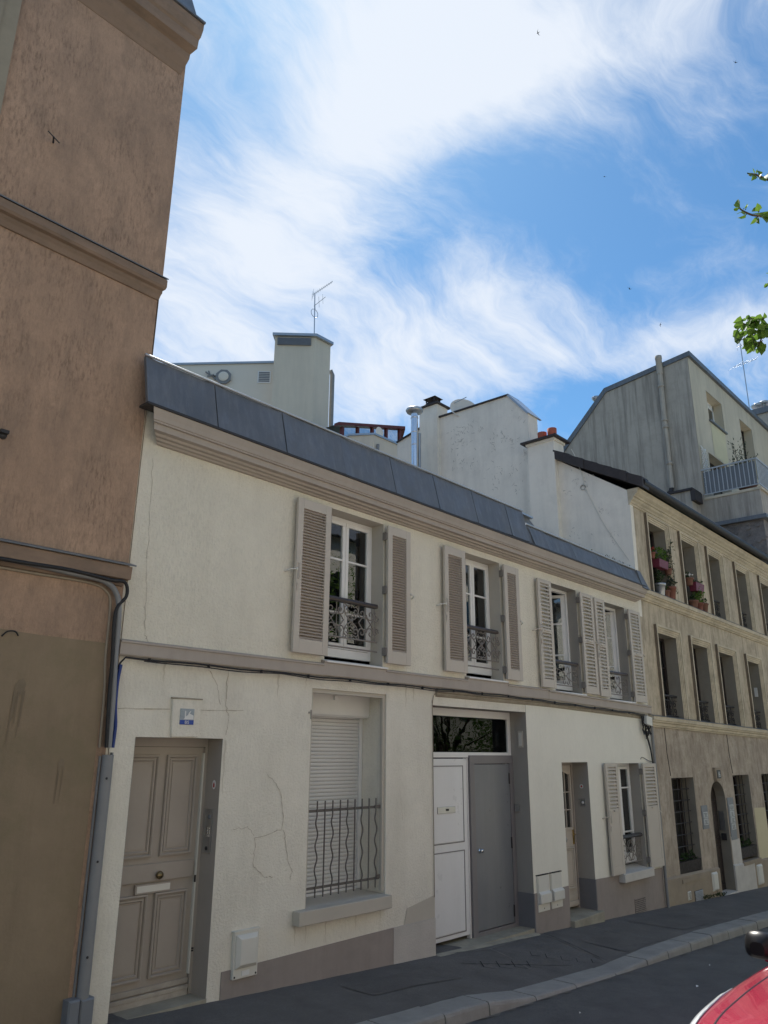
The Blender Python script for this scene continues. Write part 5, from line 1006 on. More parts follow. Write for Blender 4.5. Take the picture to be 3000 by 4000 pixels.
def brail(a_, b_, z0, z1, y=.12):
    mb = MB(); n = 8; xm = (a_+b_)/2
    mb.tube([(a_,y,z1),(b_,y,z1)],.022,6); mb.tube([(a_,y,z0),(b_,y,z0)],.014,6); mb.tube([(a_,y,z1-.09),(b_,y,z1-.09)],.009,5)
    for k in range(4):
        xc = a_+(b_-a_)*(k+.5)/4
        for v in (-1,1): mb.tube(spiral(xc, (z0+z1)/2-.03+v*(z1-z0)*.18, .075, .015, math.pi/2*v, 1.2*(1 if k%2 else -1), y, 18), .009, 5)
        mb.tube([(xc-(b_-a_)/8,y,z0),(xc-(b_-a_)/8,y,z1)],.009,5)
    return mb.build('railing', M['iron'], bb)
for i, (a_, b_) in enumerate(UW):
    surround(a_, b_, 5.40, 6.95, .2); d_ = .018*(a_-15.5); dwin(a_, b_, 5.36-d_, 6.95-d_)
    if i >= 2: brail(a_, b_, 5.45-d_, 5.86-d_)
for i, (a_, b_) in enumerate(LWN):
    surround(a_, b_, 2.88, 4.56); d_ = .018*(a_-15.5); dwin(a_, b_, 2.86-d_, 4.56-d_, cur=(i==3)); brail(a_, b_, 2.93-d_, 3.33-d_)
for i, (a_, b_) in enumerate(GW):
    dwin(a_, b_, -.06, 1.735, .28)
    if i == 0:
        mb = MB()
        for k in range(4): mb.box(a_+.05,a_+.15,.262,.268,.95+k*.2,1.1+k*.2)
        mb.build('paper_notice', M['plate_white'], bb)
    mb = MB()
    for k in range(7): z = .25+k*.21; mb.tube([(a_,.12,z),(b_,.12,z)],.010,5)
    for k in range(5): x = a_+(b_-a_)*(k+.5)/5; mb.tube([(x,.12,.20),(x,.12,1.72)],.011,5)
    gb = mb.build('window_bars', M['iron'], bb)
    mb = MB(); mb.prism([(a_+.02,.03,.0),(a_+.02,.0,.22),(a_+.02,.22,.22),(a_+.02,.19,.0)], (b_-a_-.04,0,0)); 
    po = mb.build('window_box', M['brown_frame']); m4 = MB(); clump(m4, ((a_+b_)/2,.1,.26), ((b_-a_)*.45,.07,.09), 60, .09, .05); m4.build('foliage', M['leaf_dark'], po, fix=False); tag(po, ('dark planter box behind the barred window left of the arched doorway','dark planter box behind the barred window right of the arched doorway','dark planter box behind the barred window past the yellow patch')[i], 'planter')
    mb = MB(); mb.box(a_-.03,b_+.03,-.05,.35,-.13,-.055); mb.build('window_sill', M['beige_plinth'], bb)
# plinth and paint patches
def bpl(x0, x1, za, zb, mt):
    mb = MB(); mb.hexa([(x0,-.035,-1.3),(x1,-.035,-1.3),(x1,.01,-1.3),(x0,.01,-1.3),(x0,-.035,za-.02),(x1,-.035,zb-.02),(x1,.01,zb+.02),(x0,.01,za+.02)]); return mb.build('plinth', M[mt], bb, bevel=.006)
bpl(14.80,17.44,.02,-.03,'beige_plinth'); bpl(18.31,19.55,-.06,-.09,'white_patch'); bpl(19.55,XB1,-.09,-.18,'beige_plinth')
mb = MB(); sheet(mb, [(20.02,-.1),(20.86,-.11),(20.84,.98),(20.06,1.0)], [], -.006); o = mb.build('paint_patch', M['yellow_patch'], bb, fix=False); front_normals(o)
mb = MB(); sheet(mb, [(18.34,-.07),(18.88,-.09),(18.86,.42),(18.33,.50)], [], -.006); o = mb.build('paint_patch', M['white_patch'], bb, fix=False); front_normals(o)
for xa, xb in ((15.42,15.50),(18.84,18.92)):
    mb = MB(); mb.tube([(xa,-.004,2.70),(xa+.01,-.004,2.2),(xb,-.004,1.78)], .006, 5); mb.build('render_joint', M['groove'], bb)
# arched doorway
mb = MB(); mb.box(17.44,18.31,.20,.26,-1.0,1.75); dr = mb.build('door', M['brown_frame'], bb); dr['label'] = 'dark brown door deep in the arched doorway'
mb = MB(); mpanel(mb, 17.55,17.86,-.45,.35,.198); mpanel(mb, 17.90,18.22,-.45,.35,.198); mpanel(mb, 17.55,17.86,.45,1.25,.198); mpanel(mb, 17.90,18.22,.45,1.25,.198); mb.build('door_panel', M['brown_frame'], dr, fix=False)
mb = MB(); mb.box(17.44,18.31,-.05,.3,-1.2,gz(17.9)+.02); mb.build('threshold', M['white_patch'], bb)
mb = MB(); mb.prism([(17.76,0,1.64),(17.99,0,1.64),(18.03,0,1.91),(17.73,0,1.91)], (0,-.06,0)); ksb = mb.build('keystone', M['beige_plinth'], bb, bevel=.006)
nb = thing('number_plate', 'small dark number plate 16 on keystone of the arched doorway', 'number plate', (17.9,-.062,1.70))
mb = MB(); mb.box(17.80,18.0,-.07,-.061,1.69,1.86); mb.build('plate', M['iron'], nb)
text('16', 17.90, -.0712, 1.715, .17, M['plate_white'], nb, sx=.75)
pn = thing('doorway_intercom', 'black entry keypad on reveal of the arched doorway', 'intercom', (18.29,.12,.45))
mb = MB(); mb.box(18.28,18.298,.06,.17,.62,1.0); mb.build('button_plate', M['steel'], pn)
mb = MB(); mb.box(18.27,18.298,.06,.16,.42,.56); mb.build('keypad', M['iron'], pn)
def signs(x0, x1, z0, z1, n, label, zb0, zb1):
    t = thing('name_plates', label, 'sign', ((x0+x1)/2,-.02,z0))
    mb = MB(); mb.box(x0-.05,x1+.05,-.012,.0,zb0,zb1); mb.build('board', M['grey_plastic'], t)
    h = (z1-z0)/n
    for i in range(n):
        mb = MB(); mb.box(x0,x1,-.024,-.012,z0+i*h+.008,z0+(i+1)*h-.008); p_ = mb.build('plate', M['sign'], t)
        mb = MB()
        for k in range(4): wl = random.uniform(.4,.8)*(x1-x0)/2; mb.box((x0+x1)/2-wl,(x0+x1)/2+wl,-.0248,-.0242,z0+i*h+h*(.2+.17*k),z0+i*h+h*(.2+.17*k)+h*.06)
        mb.build('print', M['groove'], p_)
signs(16.90,17.13,.80,1.06,2,'two stacked grey name plates left of the arched doorway',.73,1.18); signs(18.42,18.68,.62,1.14,4,'column of four grey name plates right of the arched doorway',.42,1.28)
va = thing('oval_vent', 'small white slotted vent cover low on the beige plinth', 'vent', (15.75,-.04,-.44))
mb = MB(); mb.bevbox(15.68,15.83,-.052,-.035,-.43,-.285,.012); mb.build('cover', M['plastic'], va)
for k in range(6): mb = MB(); mb.box(15.705,15.805,-.0545,-.0522,-.41+k*.02,-.402+k*.02); mb.build('slot', M['iron'], va)
vb = thing('louvre_vent', 'square metal louvre vent beside the white oval vent on beige plinth', 'vent', (16.2,-.04,-.5))
mb = MB(); mb.box(16.0,16.4,-.04,-.034,-.51,-.31); mb.build('backing', M['iron'], vb)
for k in range(8): mb = MB(); mb.sweep([(-.055,-.505+k*.024),(-.058,-.498+k*.024),(-.041,-.488+k*.024),(-.041,-.495+k*.024)], 16.01, 16.39); mb.build('louvre', M['sign'], vb)
# meter flap in window frame of first floor
mb = MB(); mb.box(21.775,21.789,.10,.18,3.62,3.85); tag(mb.build('reveal_thermometer', M['plate_white']), 'small white thermometer plate on a first floor window reveal of beige building', 'thermometer')

# chimney stack with two red pots on the gable
ck = thing('chimney_stack', 'white rendered chimney stack with dark cap beside the black verge tiles', 'chimney', (14.9,1.9,6.6))
mb = MB(); mb.box(14.60,15.05,1.58,2.26,5.4,9.02); mb.build('stack', M['whitewall'], ck)
mb = MB(); mb.box(14.48,15.18,1.46,2.38,9.02,9.06); mb.build('cap', M['tile'], ck); mb = MB(); mb.box(14.57,15.08,1.55,2.29,8.96,9.018); mb.build('cap_moulding', M['whitewall'], ck)
for yy, hh in ((1.96,.24),(1.70,.27)): mb = MB(); mb.lathe([(.10,0),(.105,hh*.5),(.108,hh-.01),(.085,hh-.01),(.08,.03)], (14.78,yy,9.06), 16); mb.build('chimney_pot', M['pot_orange'], ck)
# white party wall
pw = thing('party_wall', 'tall white gable wall with flaking paint rising behind the zinc roof', 'wall', (15.1,3.7,6))
mb = MB(); mb.prism([(14.86,2.36,5),(14.86,2.36,9.95),(14.86,2.9,10.58),(14.86,5.07,10.62),(14.86,6.5,10.3),(14.86,6.5,5)], (.42,0,0)); mb.build('wall_body', M['whitewall'], pw)
mb = MB(); mb.prism([(14.81,2.86,10.60),(14.81,5.1,10.645),(14.81,6.5,10.325),(14.81,6.5,10.29),(14.81,5.1,10.605),(14.81,2.92,10.57)], (.52,0,0)); mb.build('coping', M['tile'], pw)
mb = MB(); mb.prism([(14.82,2.31,9.93),(14.82,2.87,10.605),(14.82,2.92,10.59),(14.82,2.37,9.93)], (.60,0,0)); mb.build('chamfer_coping', M['zinc_light'], pw)
fk = MB()
CL = [(2.6,10.2,.10),(4.25,9.9,.28),(4.4,10.05,.2),(3.95,10.1,.12),(4.4,9.6,.2),(4.45,9.25,.15),(4.3,9.1,.10),(3.2,9.6,.15),(3.0,9.55,.12),(2.95,9.45,.12),(3.35,9.3,.12),(2.75,9.25,.1),(3.3,8.55,.12),(3.25,8.75,.1),(3.3,8.3,.08),(2.75,8.1,.12),(2.5,9.9,.12),(2.55,8.9,.1),(4.0,9.0,.1),(3.7,9.9,.1),(2.9,8.6,.1)]
for (yc, zc, s_) in CL:
    for k in range(int(11*s_/.15)):
        y, z = random.gauss(yc,s_*.8), random.gauss(zc,s_*.8)
        if not (2.42 < y < 5.0 and 6.2 < z < 10.2): continue
        a = random.gauss(1.2,1.0); l = random.uniform(.03,.10); q = random.uniform(.003,.008); x = 14.856
        ca, sa = math.cos(a), math.sin(a); y2, z2 = y+ca*l, z+sa*l
        fk.add([(x,y-sa*q,z+ca*q),(x,y+sa*q,z-ca*q),(x-.006,y2+sa*q*.6,z2-ca*q*.6),(x-.006,y2-sa*q*.6,z2+ca*q*.6)], [(0,1,2,3)])
fk.build('paint_flakes', M['peel'], pw, fix=False)['kind'] = 'stuff'
fk = MB()
for (yc, zc, s_) in [(1.95,8.3,.06),(1.2,7.95,.08),(.9,7.85,.08),(1.4,7.7,.05),(.6,7.1,.06),(1.3,6.7,.1),(.4,6.5,.08),(1.0,6.3,.1),(1.75,6.9,.06)]:
    for k in range(9):
        y, z = random.gauss(yc,s_), random.gauss(zc,s_)
        if y < .05 or y > 1.5: continue
        a = random.uniform(0,6.28); l = random.uniform(.015,.06); q = random.uniform(.003,.007); x = 14.737; ca, sa = math.cos(a), math.sin(a)
        fk.add([(x,y-sa*q,z+ca*q),(x,y+sa*q,z-ca*q),(x-.004,y+ca*l+sa*q,z+sa*l-ca*q),(x-.004,y+ca*l-sa*q,z+sa*l+ca*q)], [(0,1,2,3)])
fk.build('paint_flakes', M['peel'], bb, fix=False)['kind'] = 'stuff'
cable('hanging_wire', smooth([(14.60,1.15,8.62),(14.70,1.08,8.35),(14.725,.98,7.9),(14.725,.97,7.75),(14.725,.75,7.2),(14.725,.55,6.75),(14.725,.1,5.95)]), .007, 'plastic', 'thin white wire hanging down the white gable beside the black verge tiles', 'wire')
mb = MB(); mb.tube(spiral(.0,7.72,.06,.05,0,1.6,0,20), .006, 5); mb.v = [(14.722, 1.0+v[0], v[2]) for v in mb.v]; tag(mb.build('wire_coil', M['plastic']), 'small coil of white wire on the white gable', 'wire')
# second chimney with cowl, at the back of the party wall
c2k = thing('chimney_stack', 'slim white chimney with metal cowl beside the shiny flue', 'chimney', (15,5.3,6))
mb = MB(); mb.box(14.75,15.2,5.02,5.62,5,10.98); mb.build('stack', M['whitewall'], c2k)
mb = MB(); mb.box(14.68,15.27,4.95,5.69,10.98,11.02); mb.box(14.74,15.21,5.0,5.64,11.02,11.05); mb.build('cap', M['tile'], c2k)
mb = MB(); mb.hexa([(14.78,5.10,11.05),(15.16,5.10,11.05),(15.16,5.55,11.05),(14.78,5.55,11.05),(14.86,5.2,11.17),(15.10,5.2,11.17),(15.10,5.46,11.17),(14.86,5.46,11.17)])
for dx, dy in ((14.86,5.2),(15.1,5.2),(15.1,5.46),(14.86,5.46)): mb.box(dx-.015,dx+.015,dy-.015,dy+.015,11.17,11.27)
mb.hexa([(14.80,5.12,11.27),(15.16,5.12,11.27),(15.16,5.54,11.27),(14.80,5.54,11.27),(14.92,5.28,11.34),(15.04,5.28,11.34),(15.04,5.40,11.34),(14.92,5.40,11.34)]); mb.build('cowl', M['brown_frame'], c2k)
fl = thing('metal_flue', 'shiny stainless steel flue pipe with flat cap behind the zinc roof', 'flue', (14.15,5.3,6))
mb = MB(); mb.tube([(14.16,5.3,5.5),(14.16,5.3,10.60)], .09, 16); mb.build('pipe', M['chrome'], fl)
for z in (9.7,10.05,10.45): mb = MB(); mb.lathe([(.091,-.02),(.099,-.015),(.099,.015),(.091,.02)], (14.16,5.3,z), 16); mb.build('collar', M['chrome'], fl)
mb = MB(); mb.lathe([(.08,10.56),(.20,10.60),(.23,10.66),(.21,10.70),(.0,10.72)], (14.16,5.3,0), 18); mb.build('rain_cap', M['steel'], fl)
for dx in (0,1):
    mb = MB(); mb.tube([(14.37+dx*.12,5.42,5.5),(14.37+dx*.12,5.42,10.35-.2*dx)], .05, 10); tag(mb.build('vent_pipe', M['steel' if dx else 'cable_grey']), ('thin grey vent pipe directly beside the shiny flue','thin steel vent pipe between the grey pipe and the slim chimney')[dx], 'pipe')
# satellite dish above the party wall
ds = thing('satellite_dish', 'large pale satellite dish seen above the white gable coping', 'satellite dish', (15.05,4.4,10.6))
mb = MB(); ctr = Vector((15.05,4.38,10.74)); nrm = Vector((-.55,-.62,.35)).normalized(); ux = nrm.orthogonal().normalized(); uy = nrm.cross(ux); vs, fs = [], []
for i in range(7):
    for k in range(24): r_ = .36*i/6; a = k*math.pi/12; vs.append(ctr+ux*math.cos(a)*r_+uy*math.sin(a)*r_+nrm*(.07*(i/6)**2-.05))
for i in range(6):
    for k in range(24): fs.append((i*24+k, i*24+(k+1)%24, (i+1)*24+(k+1)%24, (i+1)*24+k))
mb.add(vs, fs, True); mb.build('reflector', M['tower_wall'], ds, fix=False)
mb = MB(); mb.tube([(15.1,4.4,10.2),(15.1,4.42,10.70)], .025, 8); mb.build('mast', M['steel'], ds); mb = MB(); mb.tube([ctr-uy*.3, ctr+nrm*.4], .012, 6); mb.build('feed_arm', M['steel'], ds)
# ================================================================== FLOWER POTS ON THE BEIGE SILLS
def potted(name, x, y, z, r, h, mt, label, leaf_r, nl, lm='leaf_dark', flowers=None, box=None, cat='flower pot', Ls=(.07,.045)):
    t = thing(name, label, cat, (x,y,z), 'potted plants on the beige window ledges')
    mb = MB()
    if box: mb.hexa([(x-box+.02,y-.07,z),(x+box-.02,y-.07,z),(x+box-.02,y+.07,z),(x-box+.02,y+.07,z),(x-box,y-.09,z+h),(x+box,y-.09,z+h),(x+box,y+.09,z+h),(x-box,y+.09,z+h)])
    else: mb.lathe([(r*.68,0),(r*.95,h*.82),(r*1.06,h*.83),(r*1.08,h),(r*.92,h),(r*.9,h*.85)], (x,y,z), 14)
    mb.build('pot', M[mt], t)
    if nl:
        mb = MB(); clump(mb, (x,y,z+h+leaf_r[2]*.75), leaf_r, nl, *Ls)
        for k in range(5): mb.tube([(x,y,z+h-.02),(x+random.uniform(-1,1)*leaf_r[0]*.7,y+random.uniform(-1,1)*leaf_r[1]*.7,z+h+leaf_r[2]*random.uniform(.6,1.5))], .004, 4)
        mb.build('foliage', M[lm], t, fix=False)
    if flowers:
        mb = MB()
        for k in range(flowers[1]): v = rv(); mb.lathe([(0,-.015),(.022,-.005),(.02,.012),(0,.018)], (x+v.x*leaf_r[0]*.9,y+v.y*leaf_r[1]*.9-.02,z+h+leaf_r[2]*(1+v.z*.6)), 6)
        mb.build('flowers', M[flowers[0]], t)
    return t
zu = 5.37
potted('metal_bucket',15.86,-.02,zu,.115,.26,'bucket','galvanised metal bucket planted with dark leaves on the first beige ledge',(.16,.12,.16),70,Ls=(.08,.05))
potted('flower_pot',16.14,-.03,zu,.08,.15,'pot_brown','small clay pot standing right beside the metal bucket',(.06,.06,.08),18)
potted('flower_pot',16.40,-.03,zu,.115,.27,'pot_red','tall orange clay pot at the right end of the bucket ledge',(.13,.10,.14),40,'leaf_olive')
potted('flower_pot',15.68,.02,zu+.78,.085,.13,'pot_red','clay pot with red blooms hung high in the first window',(.07,.06,.07),16,flowers=('flower_red',9))
potted('window_planter',16.02,-.01,zu+.62,.1,.17,'pot_pink','dark pink planter hung with bright green leaves in the first window',(.34,.12,.16),130,'leaf',box=.24,cat='planter')
potted('trailing_plant',16.42,-.01,zu+.55,.085,.13,'pot_brown','clay pot with yellowish leaves trailing beside the pink planter of the first window',(.14,.10,.26),90,'leaf_olive',cat='flower pot')
potted('flower_pot',17.58,.0,zu+.50,.11,.17,'pot_brown','brown clay pot with white blooms hung in the second window',(.09,.08,.07),24,flowers=('flower_white',8))
potted('window_planter',17.98,-.02,zu+.40,.1,.20,'pot_pink','pink planter hung on the right side of the second window',(.2,.08,.05),20,box=.25,cat='planter')
potted('flower_pot',17.62,-.03,zu-.02,.12,.17,'pot_brown','wide brown clay pot at left of the second beige ledge',(.09,.08,.1),25)
potted('flower_pot',17.95,-.04,zu-.03,.10,.17,'pot_red','reddish clay pot with tall feathery greens mid way along the second ledge',(.12,.10,.24),90,'leaf')
potted('flower_pot',18.25,-.04,zu-.035,.10,.20,'pot_brown','clay pot at the right end of the second ledge',(.08,.08,.07),18)
vn = MB(); 
for k in range(10):
    z = 5.5+k*.13; clump(vn, (16.52+.05*math.sin(k*1.7),-.07,z), (.07,.05,.07), 5, .06, .04)
vn.tube(smooth([(16.47,-.06,5.5),(16.56,-.08,5.9),(16.48,-.07,6.3),(16.58,-.08,6.75)]), .006, 5)
tag(vn.build('climbing_vine', M['leaf_olive'], fix=False), 'thin climbing vine on the right surround of the first top floor window', 'vine')
# weeds
wm = MB()
for k in range(60):
    x = random.uniform(16.3,17.6); y = -.05-abs(random.gauss(0,.04)); clump(wm, (x,y,gz(x)+.03), (.03,.02,.03), 2, .05, .02, .8)
struct(wm.build('wall_foot_weeds', M['moss'], fix=False), 'stuff')
wm = MB()
for k in range(70):
    x = random.uniform(12.6,14.5); clump(wm, (x,random.uniform(-.06,.1),5.74-.012*(x-12.6)), (.04,.03,.03), 2, .06, .02, .9)
for k in range(20):
    x = random.uniform(10.45,11.1); clump(wm, (x,random.uniform(.4,.8),6.14), (.04,.03,.03), 2, .07, .02, .9)
struct(wm.build('roof_weeds', M['leaf_olive'], fix=False), 'stuff')

# ================================================================== GREY BUILDING
gbd = thing('grey_building', 'tall grey streaked building with chamfered gable and white balcony railing', 'building', (28.5,5,gz(28)))
XG = 24.02
mb = MB(); mb.prism([(XG,1.6,8.5),(XG,1.6,14.92),(XG,4.58,14.55),(XG,6.43,12.70),(XG,9.2,9.8),(XG,9.2,6)], (.3,0,0)); mb.build('gable_wall', M['greywall'], gbd)
mb = MB(); mb.prism([(XG-.05,1.5,14.93),(XG-.05,1.5,15.10),(XG-.05,4.62,14.73),(XG-.05,6.5,12.86),(XG-.05,9.3,9.92),(XG-.05,9.3,9.75),(XG-.05,6.43,12.68),(XG-.05,4.56,14.56)], (9,0,0)); mb.build('roof', M['zinc'], gbd)
GO = [(25.42,26.92,13.08,14.2),(28.8,30.2,12.2,14.27),(24.9,26.78,9.95,11.75),(28.4,30.6,9.95,11.4)]
mb = MB(); sheet(mb, rect(XG,32.9,9.9,14.95), [rect(*q) if i < 2 else rect(q[0],q[1],9.96,q[3]) for i, q in enumerate(GO)], 1.592); o = mb.build('front_wall', M['greyfront'], gbd, fix=False); front_normals(o)
for q in GO:
    mb = MB()
    for xa in (q[0], q[1]): mb.add([(xa,1.6,q[2]),(xa,1.95,q[2]),(xa,1.95,q[3]),(xa,1.6,q[3])], [(0,1,2,3)])
    for za in (q[2], q[3]): mb.add([(q[0],1.6,za),(q[1],1.6,za),(q[1],1.95,za),(q[0],1.95,za)], [(0,1,2,3)])
    mb.build('reveal', M['greyfront'], gbd, fix=False)
mb = MB(); mb.box(XG+.3,32.9,2.6,2.7,5,14.9); mb.box(XG+.3,33,9.1,9.2,-1,9.8); mb.build('inner_wall', M['dark'], gbd)
for i, q in enumerate(GO):
    mb = MB(); xm = (q[0]+q[1])/2; mb.box(q[0],q[1],1.9,1.95,q[3]-.22 if i == 0 else q[3]-.06,q[3]); mb.box(q[0],q[0]+.06,1.9,1.95,q[2],q[3]); mb.box(q[1]-.06,q[1],1.9,1.95,q[2],q[3]); mb.box(xm-.05,xm+.05,1.9,1.95,q[2],q[3]-.2); wf = mb.build('window', M['white' if i == 0 else 'brown_frame'], gbd)
    mb = MB(); mb.box(q[0]+.05,q[1]-.05,1.92,1.925,q[2],q[3]-.05); mb.build('pane', M['glass_dark'], wf)
mb = MB(); mb.box(25.36,26.98,1.52,1.65,13.03,13.08); mb.build('window_sill', M['zinc'], gbd)
mb = MB(); sheet(mb, rect(25.5,26.85,11.8,13.02), [], 1.585); o = mb.build('paint_panel', M['yellow_patch'], gbd, fix=False); front_normals(o); 
# lower storeys and balcony
mb = MB(); mb.box(XG,33,-.06,1.6,9.02,9.86); mb.build('balcony_apron', M['greywall'], gbd)
mb = MB(); mb.box(XG+.05,33,-.02,2.6,-1.5,8.95); mb.build('lower_wall', M['rough'], gbd); 
mb = MB(); mb.box(XG-.10,33,-.16,1.68,8.94,9.06); mb.build('zinc_flashing', M['zinc'], gbd)
rbm = MB()
for k in range(60):
    y, z = random.uniform(-.02,1.7), random.uniform(7.7,8.9); s_ = random.uniform(.05,.16); pts = [(XG+.052, y+s_*math.cos(a)*random.uniform(.6,1), z+s_*.7*math.sin(a)*random.uniform(.6,1)) for a in [i*math.pi/3 for i in range(6)]]
    rbm.prism(pts, (-random.uniform(.015,.04),0,0))
rbm.build('rubble_stones', M['rough'], gbd)['kind'] = 'stuff'
mb = MB(); mb.box(XG-.03,33,-.12,1.6,9.86,9.94); mb.build('balcony_slab', M['greyfront'], gbd)
bl_ = MB(); bl_.box(XG-.02,XG+.03,-.09,1.6,10.84,10.88); bl_.box(XG-.01,XG+.02,-.08,1.6,10.02,10.05); bl_.box(XG+.03,32.8,-.09,-.04,10.84,10.88); bl_.box(XG+.02,32.8,-.08,-.05,10.02,10.05); bl_ = bl_.build('balcony_railing', M['sign'], gbd)
bm_ = MB(); bm_.box(-.011,.011,-.011,.011,0,.80); bme = bm_.mesh('bar', M['sign'])
for k in range(13): put('bar', bme, bl_, (XG+.005, -.065+1.63*k/12.5, 10.045))
for k in range(1, 68): put('bar', bme, bl_, (XG+.005+k*.13, -.065, 10.045))
mb = MB(); mb.box(XG+.06,XG+.07,.0,1.58,10.06,10.8); mb.build('dark_bar_backing', M['grey_plastic'], bl_)  # dark sheet standing for the dark seen between the side bars
# drainpipe, ledge, cowl
dp2 = thing('drainpipe', 'long grey drainpipe running up the streaked grey gable', 'drainpipe', (23.92,2.55,10.4))
mb = MB(); mb.tube([(23.92,2.56,10.45),(23.92,2.55,13),(23.92,2.53,14.6)], .085, 12); mb.build('pipe', M['greywall'], dp2)
mb = MB(); mb.lathe([(.105,0),(.105,.55),(.115,.56),(.115,.68),(.06,.7)], (23.92,2.53,14.55), 12); mb.build('pipe_head', M['greywall'], dp2)
for z in (11.3,12.6,12.85,14.1): mb = MB(); mb.lathe([(.086,-.05),(.105,-.045),(.105,.045),(.086,.05)], (23.92,2.545,z), 12); mb.build('collar', M['greywall'], dp2)
mb = MB(); mb.tube(smooth([(23.92,2.56,10.5),(23.90,2.58,10.35),(23.80,2.62,10.25),(23.8,2.62,10.1)]), .075, 10); mb.build('elbow', M['tile'], dp2)
mb = MB(); mb.box(23.35,XG,1.75,2.75,8.2,10.05); mb.build('gable_ledge', M['greywall'], gbd); mb = MB(); mb.box(23.28,XG,1.68,2.82,10.05,10.12); mb.box(23.3,23.9,1.62,1.76,9.7,10.04); mb.build('ledge_cap', M['tile'], gbd)
mb = MB(); mb.tube([(24.2,5.05,14.1),(24.2,5.05,14.48)], .07, 10); mb.lathe([(.07,14.40),(.16,14.52),(.17,14.58),(.0,14.60)], (24.2,5.05,0), 12); tag(mb.build('roof_vent', M['zinc_light']), 'small flared vent pipe on the slanted grey roof edge', 'vent')
# trellis
tr = thing('trellis', 'white diagonal trellis at the balcony end of the grey building', 'trellis', (24.25,1.5,10.2))
mb = MB()
for k in range(9):
    for s_ in (0,1):
        za = 10.3+k*.16; xa, xb = (24.08,24.52) if s_ else (24.52,24.08); mb.tube([(xa,1.53+.012*s_,za),(xb,1.53+.012*s_,min(za+.44,11.72))], .012, 4)
mb.build('lattice', M['white'], tr)
ol = thing('olive_shrub', 'grey green olive shrub in a pot standing on the white railed balcony', 'shrub', (25.0,.55,9.94))
mb = MB(); mb.lathe([(.20,0),(.27,.40),(.30,.41),(.30,.48),(.25,.48)], (25.0,.55,9.94), 14); mb.build('pot', M['pot_brown'], ol)
mb = MB(); br_ = []
for k in range(14):
    a = random.uniform(0,6.28); e = Vector((25.0+math.cos(a)*random.uniform(.3,1.25),.55+math.sin(a)*random.uniform(.1,.45),10.95+random.uniform(.0,.85))); P = smooth([(25.0,.55,10.4),(25.0+(e.x-25)*.35,.55+(e.y-.55)*.35,10.75),e],4); mb.tube(P, [.02*(1-.8*i/(len(P)-1)) for i in range(len(P))], 4); br_.append((P[len(P)//2],e))
mb.build('branches', M['bark'], ol)
mb = MB()
for m_, e in br_:
    for k in range(26): t = random.uniform(.1,1.05); p = m_+(e-m_)*t+rv()*.12; leaf(mb, p, (e-m_).normalized()+rv()*.9, rv(), random.uniform(.07,.12), .028)
mb.build('foliage', M['leaf_olive'], ol, fix=False)
def yagi(name, label, base, top, arms, mt='steel'):
    t = thing(name, label, 'antenna', base)
    mb = MB(); mb.tube([base, top], .02, 6); mb.build('mast', M[mt], t)
    for (A, B, n, el, loop) in arms:
        mb = MB(); A, B = Vector(A), Vector(B); mb.tube([A, B], .011, 5); d = (B-A).normalized(); sd_ = d.cross(Vector((0,0,1))).normalized()
        for k in range(n): p = A+(B-A)*(k+.3)/n; q = el*(1-.35*k/n); mb.tube([p-sd_*q, p+sd_*q], .006, 4)
        if loop:
            for s_ in (-1,1):
                for v in (0,1): mb.tube([A-d*.02+sd_*.16*s_*v+Vector((0,0,.16)), A-d*.02+sd_*.16*s_*v-Vector((0,0,.16))], .006, 4)
        mb.build('boom', M[mt], t)
    return t
tA = onX(c8(1550,600), 32.2); tB = onX(c8(1495,215), 32.2)
yagi('roof_antenna','thin television antenna above the far end of the grey building',tA,tB,[(onX(c8(1497,226),32.2),onX(c8(1600,185),33.4),9,.22,True),(onX(c8(1460,350),31.9),onX(c8(1592,305),33.0),4,.45,False)])
# neighbour past the grey building
nbld = thing('far_building', 'grey roofed building just past the tan front of the grey building', 'building', (38,5,gz(38)))
pA = onX(c8(1558,612), 33.2); pB = onX(c8(1659,585), 33.2)
mb = MB(); mb.box(33.2,42,-.05,pA.y+1.6,-2,pB.z-.25); mb.build('wall', M['greywall'], nbld)
mb = MB(); mb.box(33.1,42,-.15,pA.y+1.7,pB.z-.25,pB.z); mb.build('roof_edge', M['zinc'], nbld)
for k, px in enumerate(((1600,575),(1637,560))):
    p = onX(c8(*px), 34.5); mb = MB(); mb.lathe([(.10,-.9),(.10,-.25),(.16,-.22)], p, 10); mb.lathe([(.28,-.12),(.33,-.05),(.12,.06),(0,.08)], p, 12); mb.tube([p+Vector((.15,0,-.25)),p+Vector((.2,0,-.08))], .015, 4); mb.tube([p+Vector((-.15,0,-.25)),p+Vector((-.2,0,-.08))], .015, 4); tag(mb.build('chimney_cowl', M['steel']), 'mushroom shaped metal cowl on the roof past the antenna', 'cowl', 'mushroom cowls past the antenna')

# ================================================================== BUILDINGS BEHIND
P0 = onY(a1(1213,560), 12.0); nL = Vector((.74,.67,0)).cross(Vector((0,0,1))).normalized(); dL = Vector((-.70,.72,0)).normalized(); nL = Vector((dL.y,-dL.x,0))
def onL(p, off=0): return onPlane(p, P0+nL*-off if nL.dot(P0-CAM) < 0 else P0+nL*off, nL)
tw = thing('rear_tower', 'cream rendered shaft with louvred vent behind the cream house', 'building', (P0.x,P0.y,6))
TL = onL(a1(952,560)); TR = onY(a1(1312,600), P0.y); zt = P0.z+.35
zT = onY(a1(1213,528), 12.0).z
back = Vector((TR.x-1.0, TR.y+3.2, 0))
base_ = [(P0.x,P0.y),(TR.x,TR.y),(TR.x+.6,TR.y+2.6),(TL.x+2.2,TL.y+1.8),(TL.x,TL.y)]
mb = MB(); mb.prism([(x,y,4) for x,y in base_], (0,0,zT-4)); mb.build('shaft', M['tower'], tw)
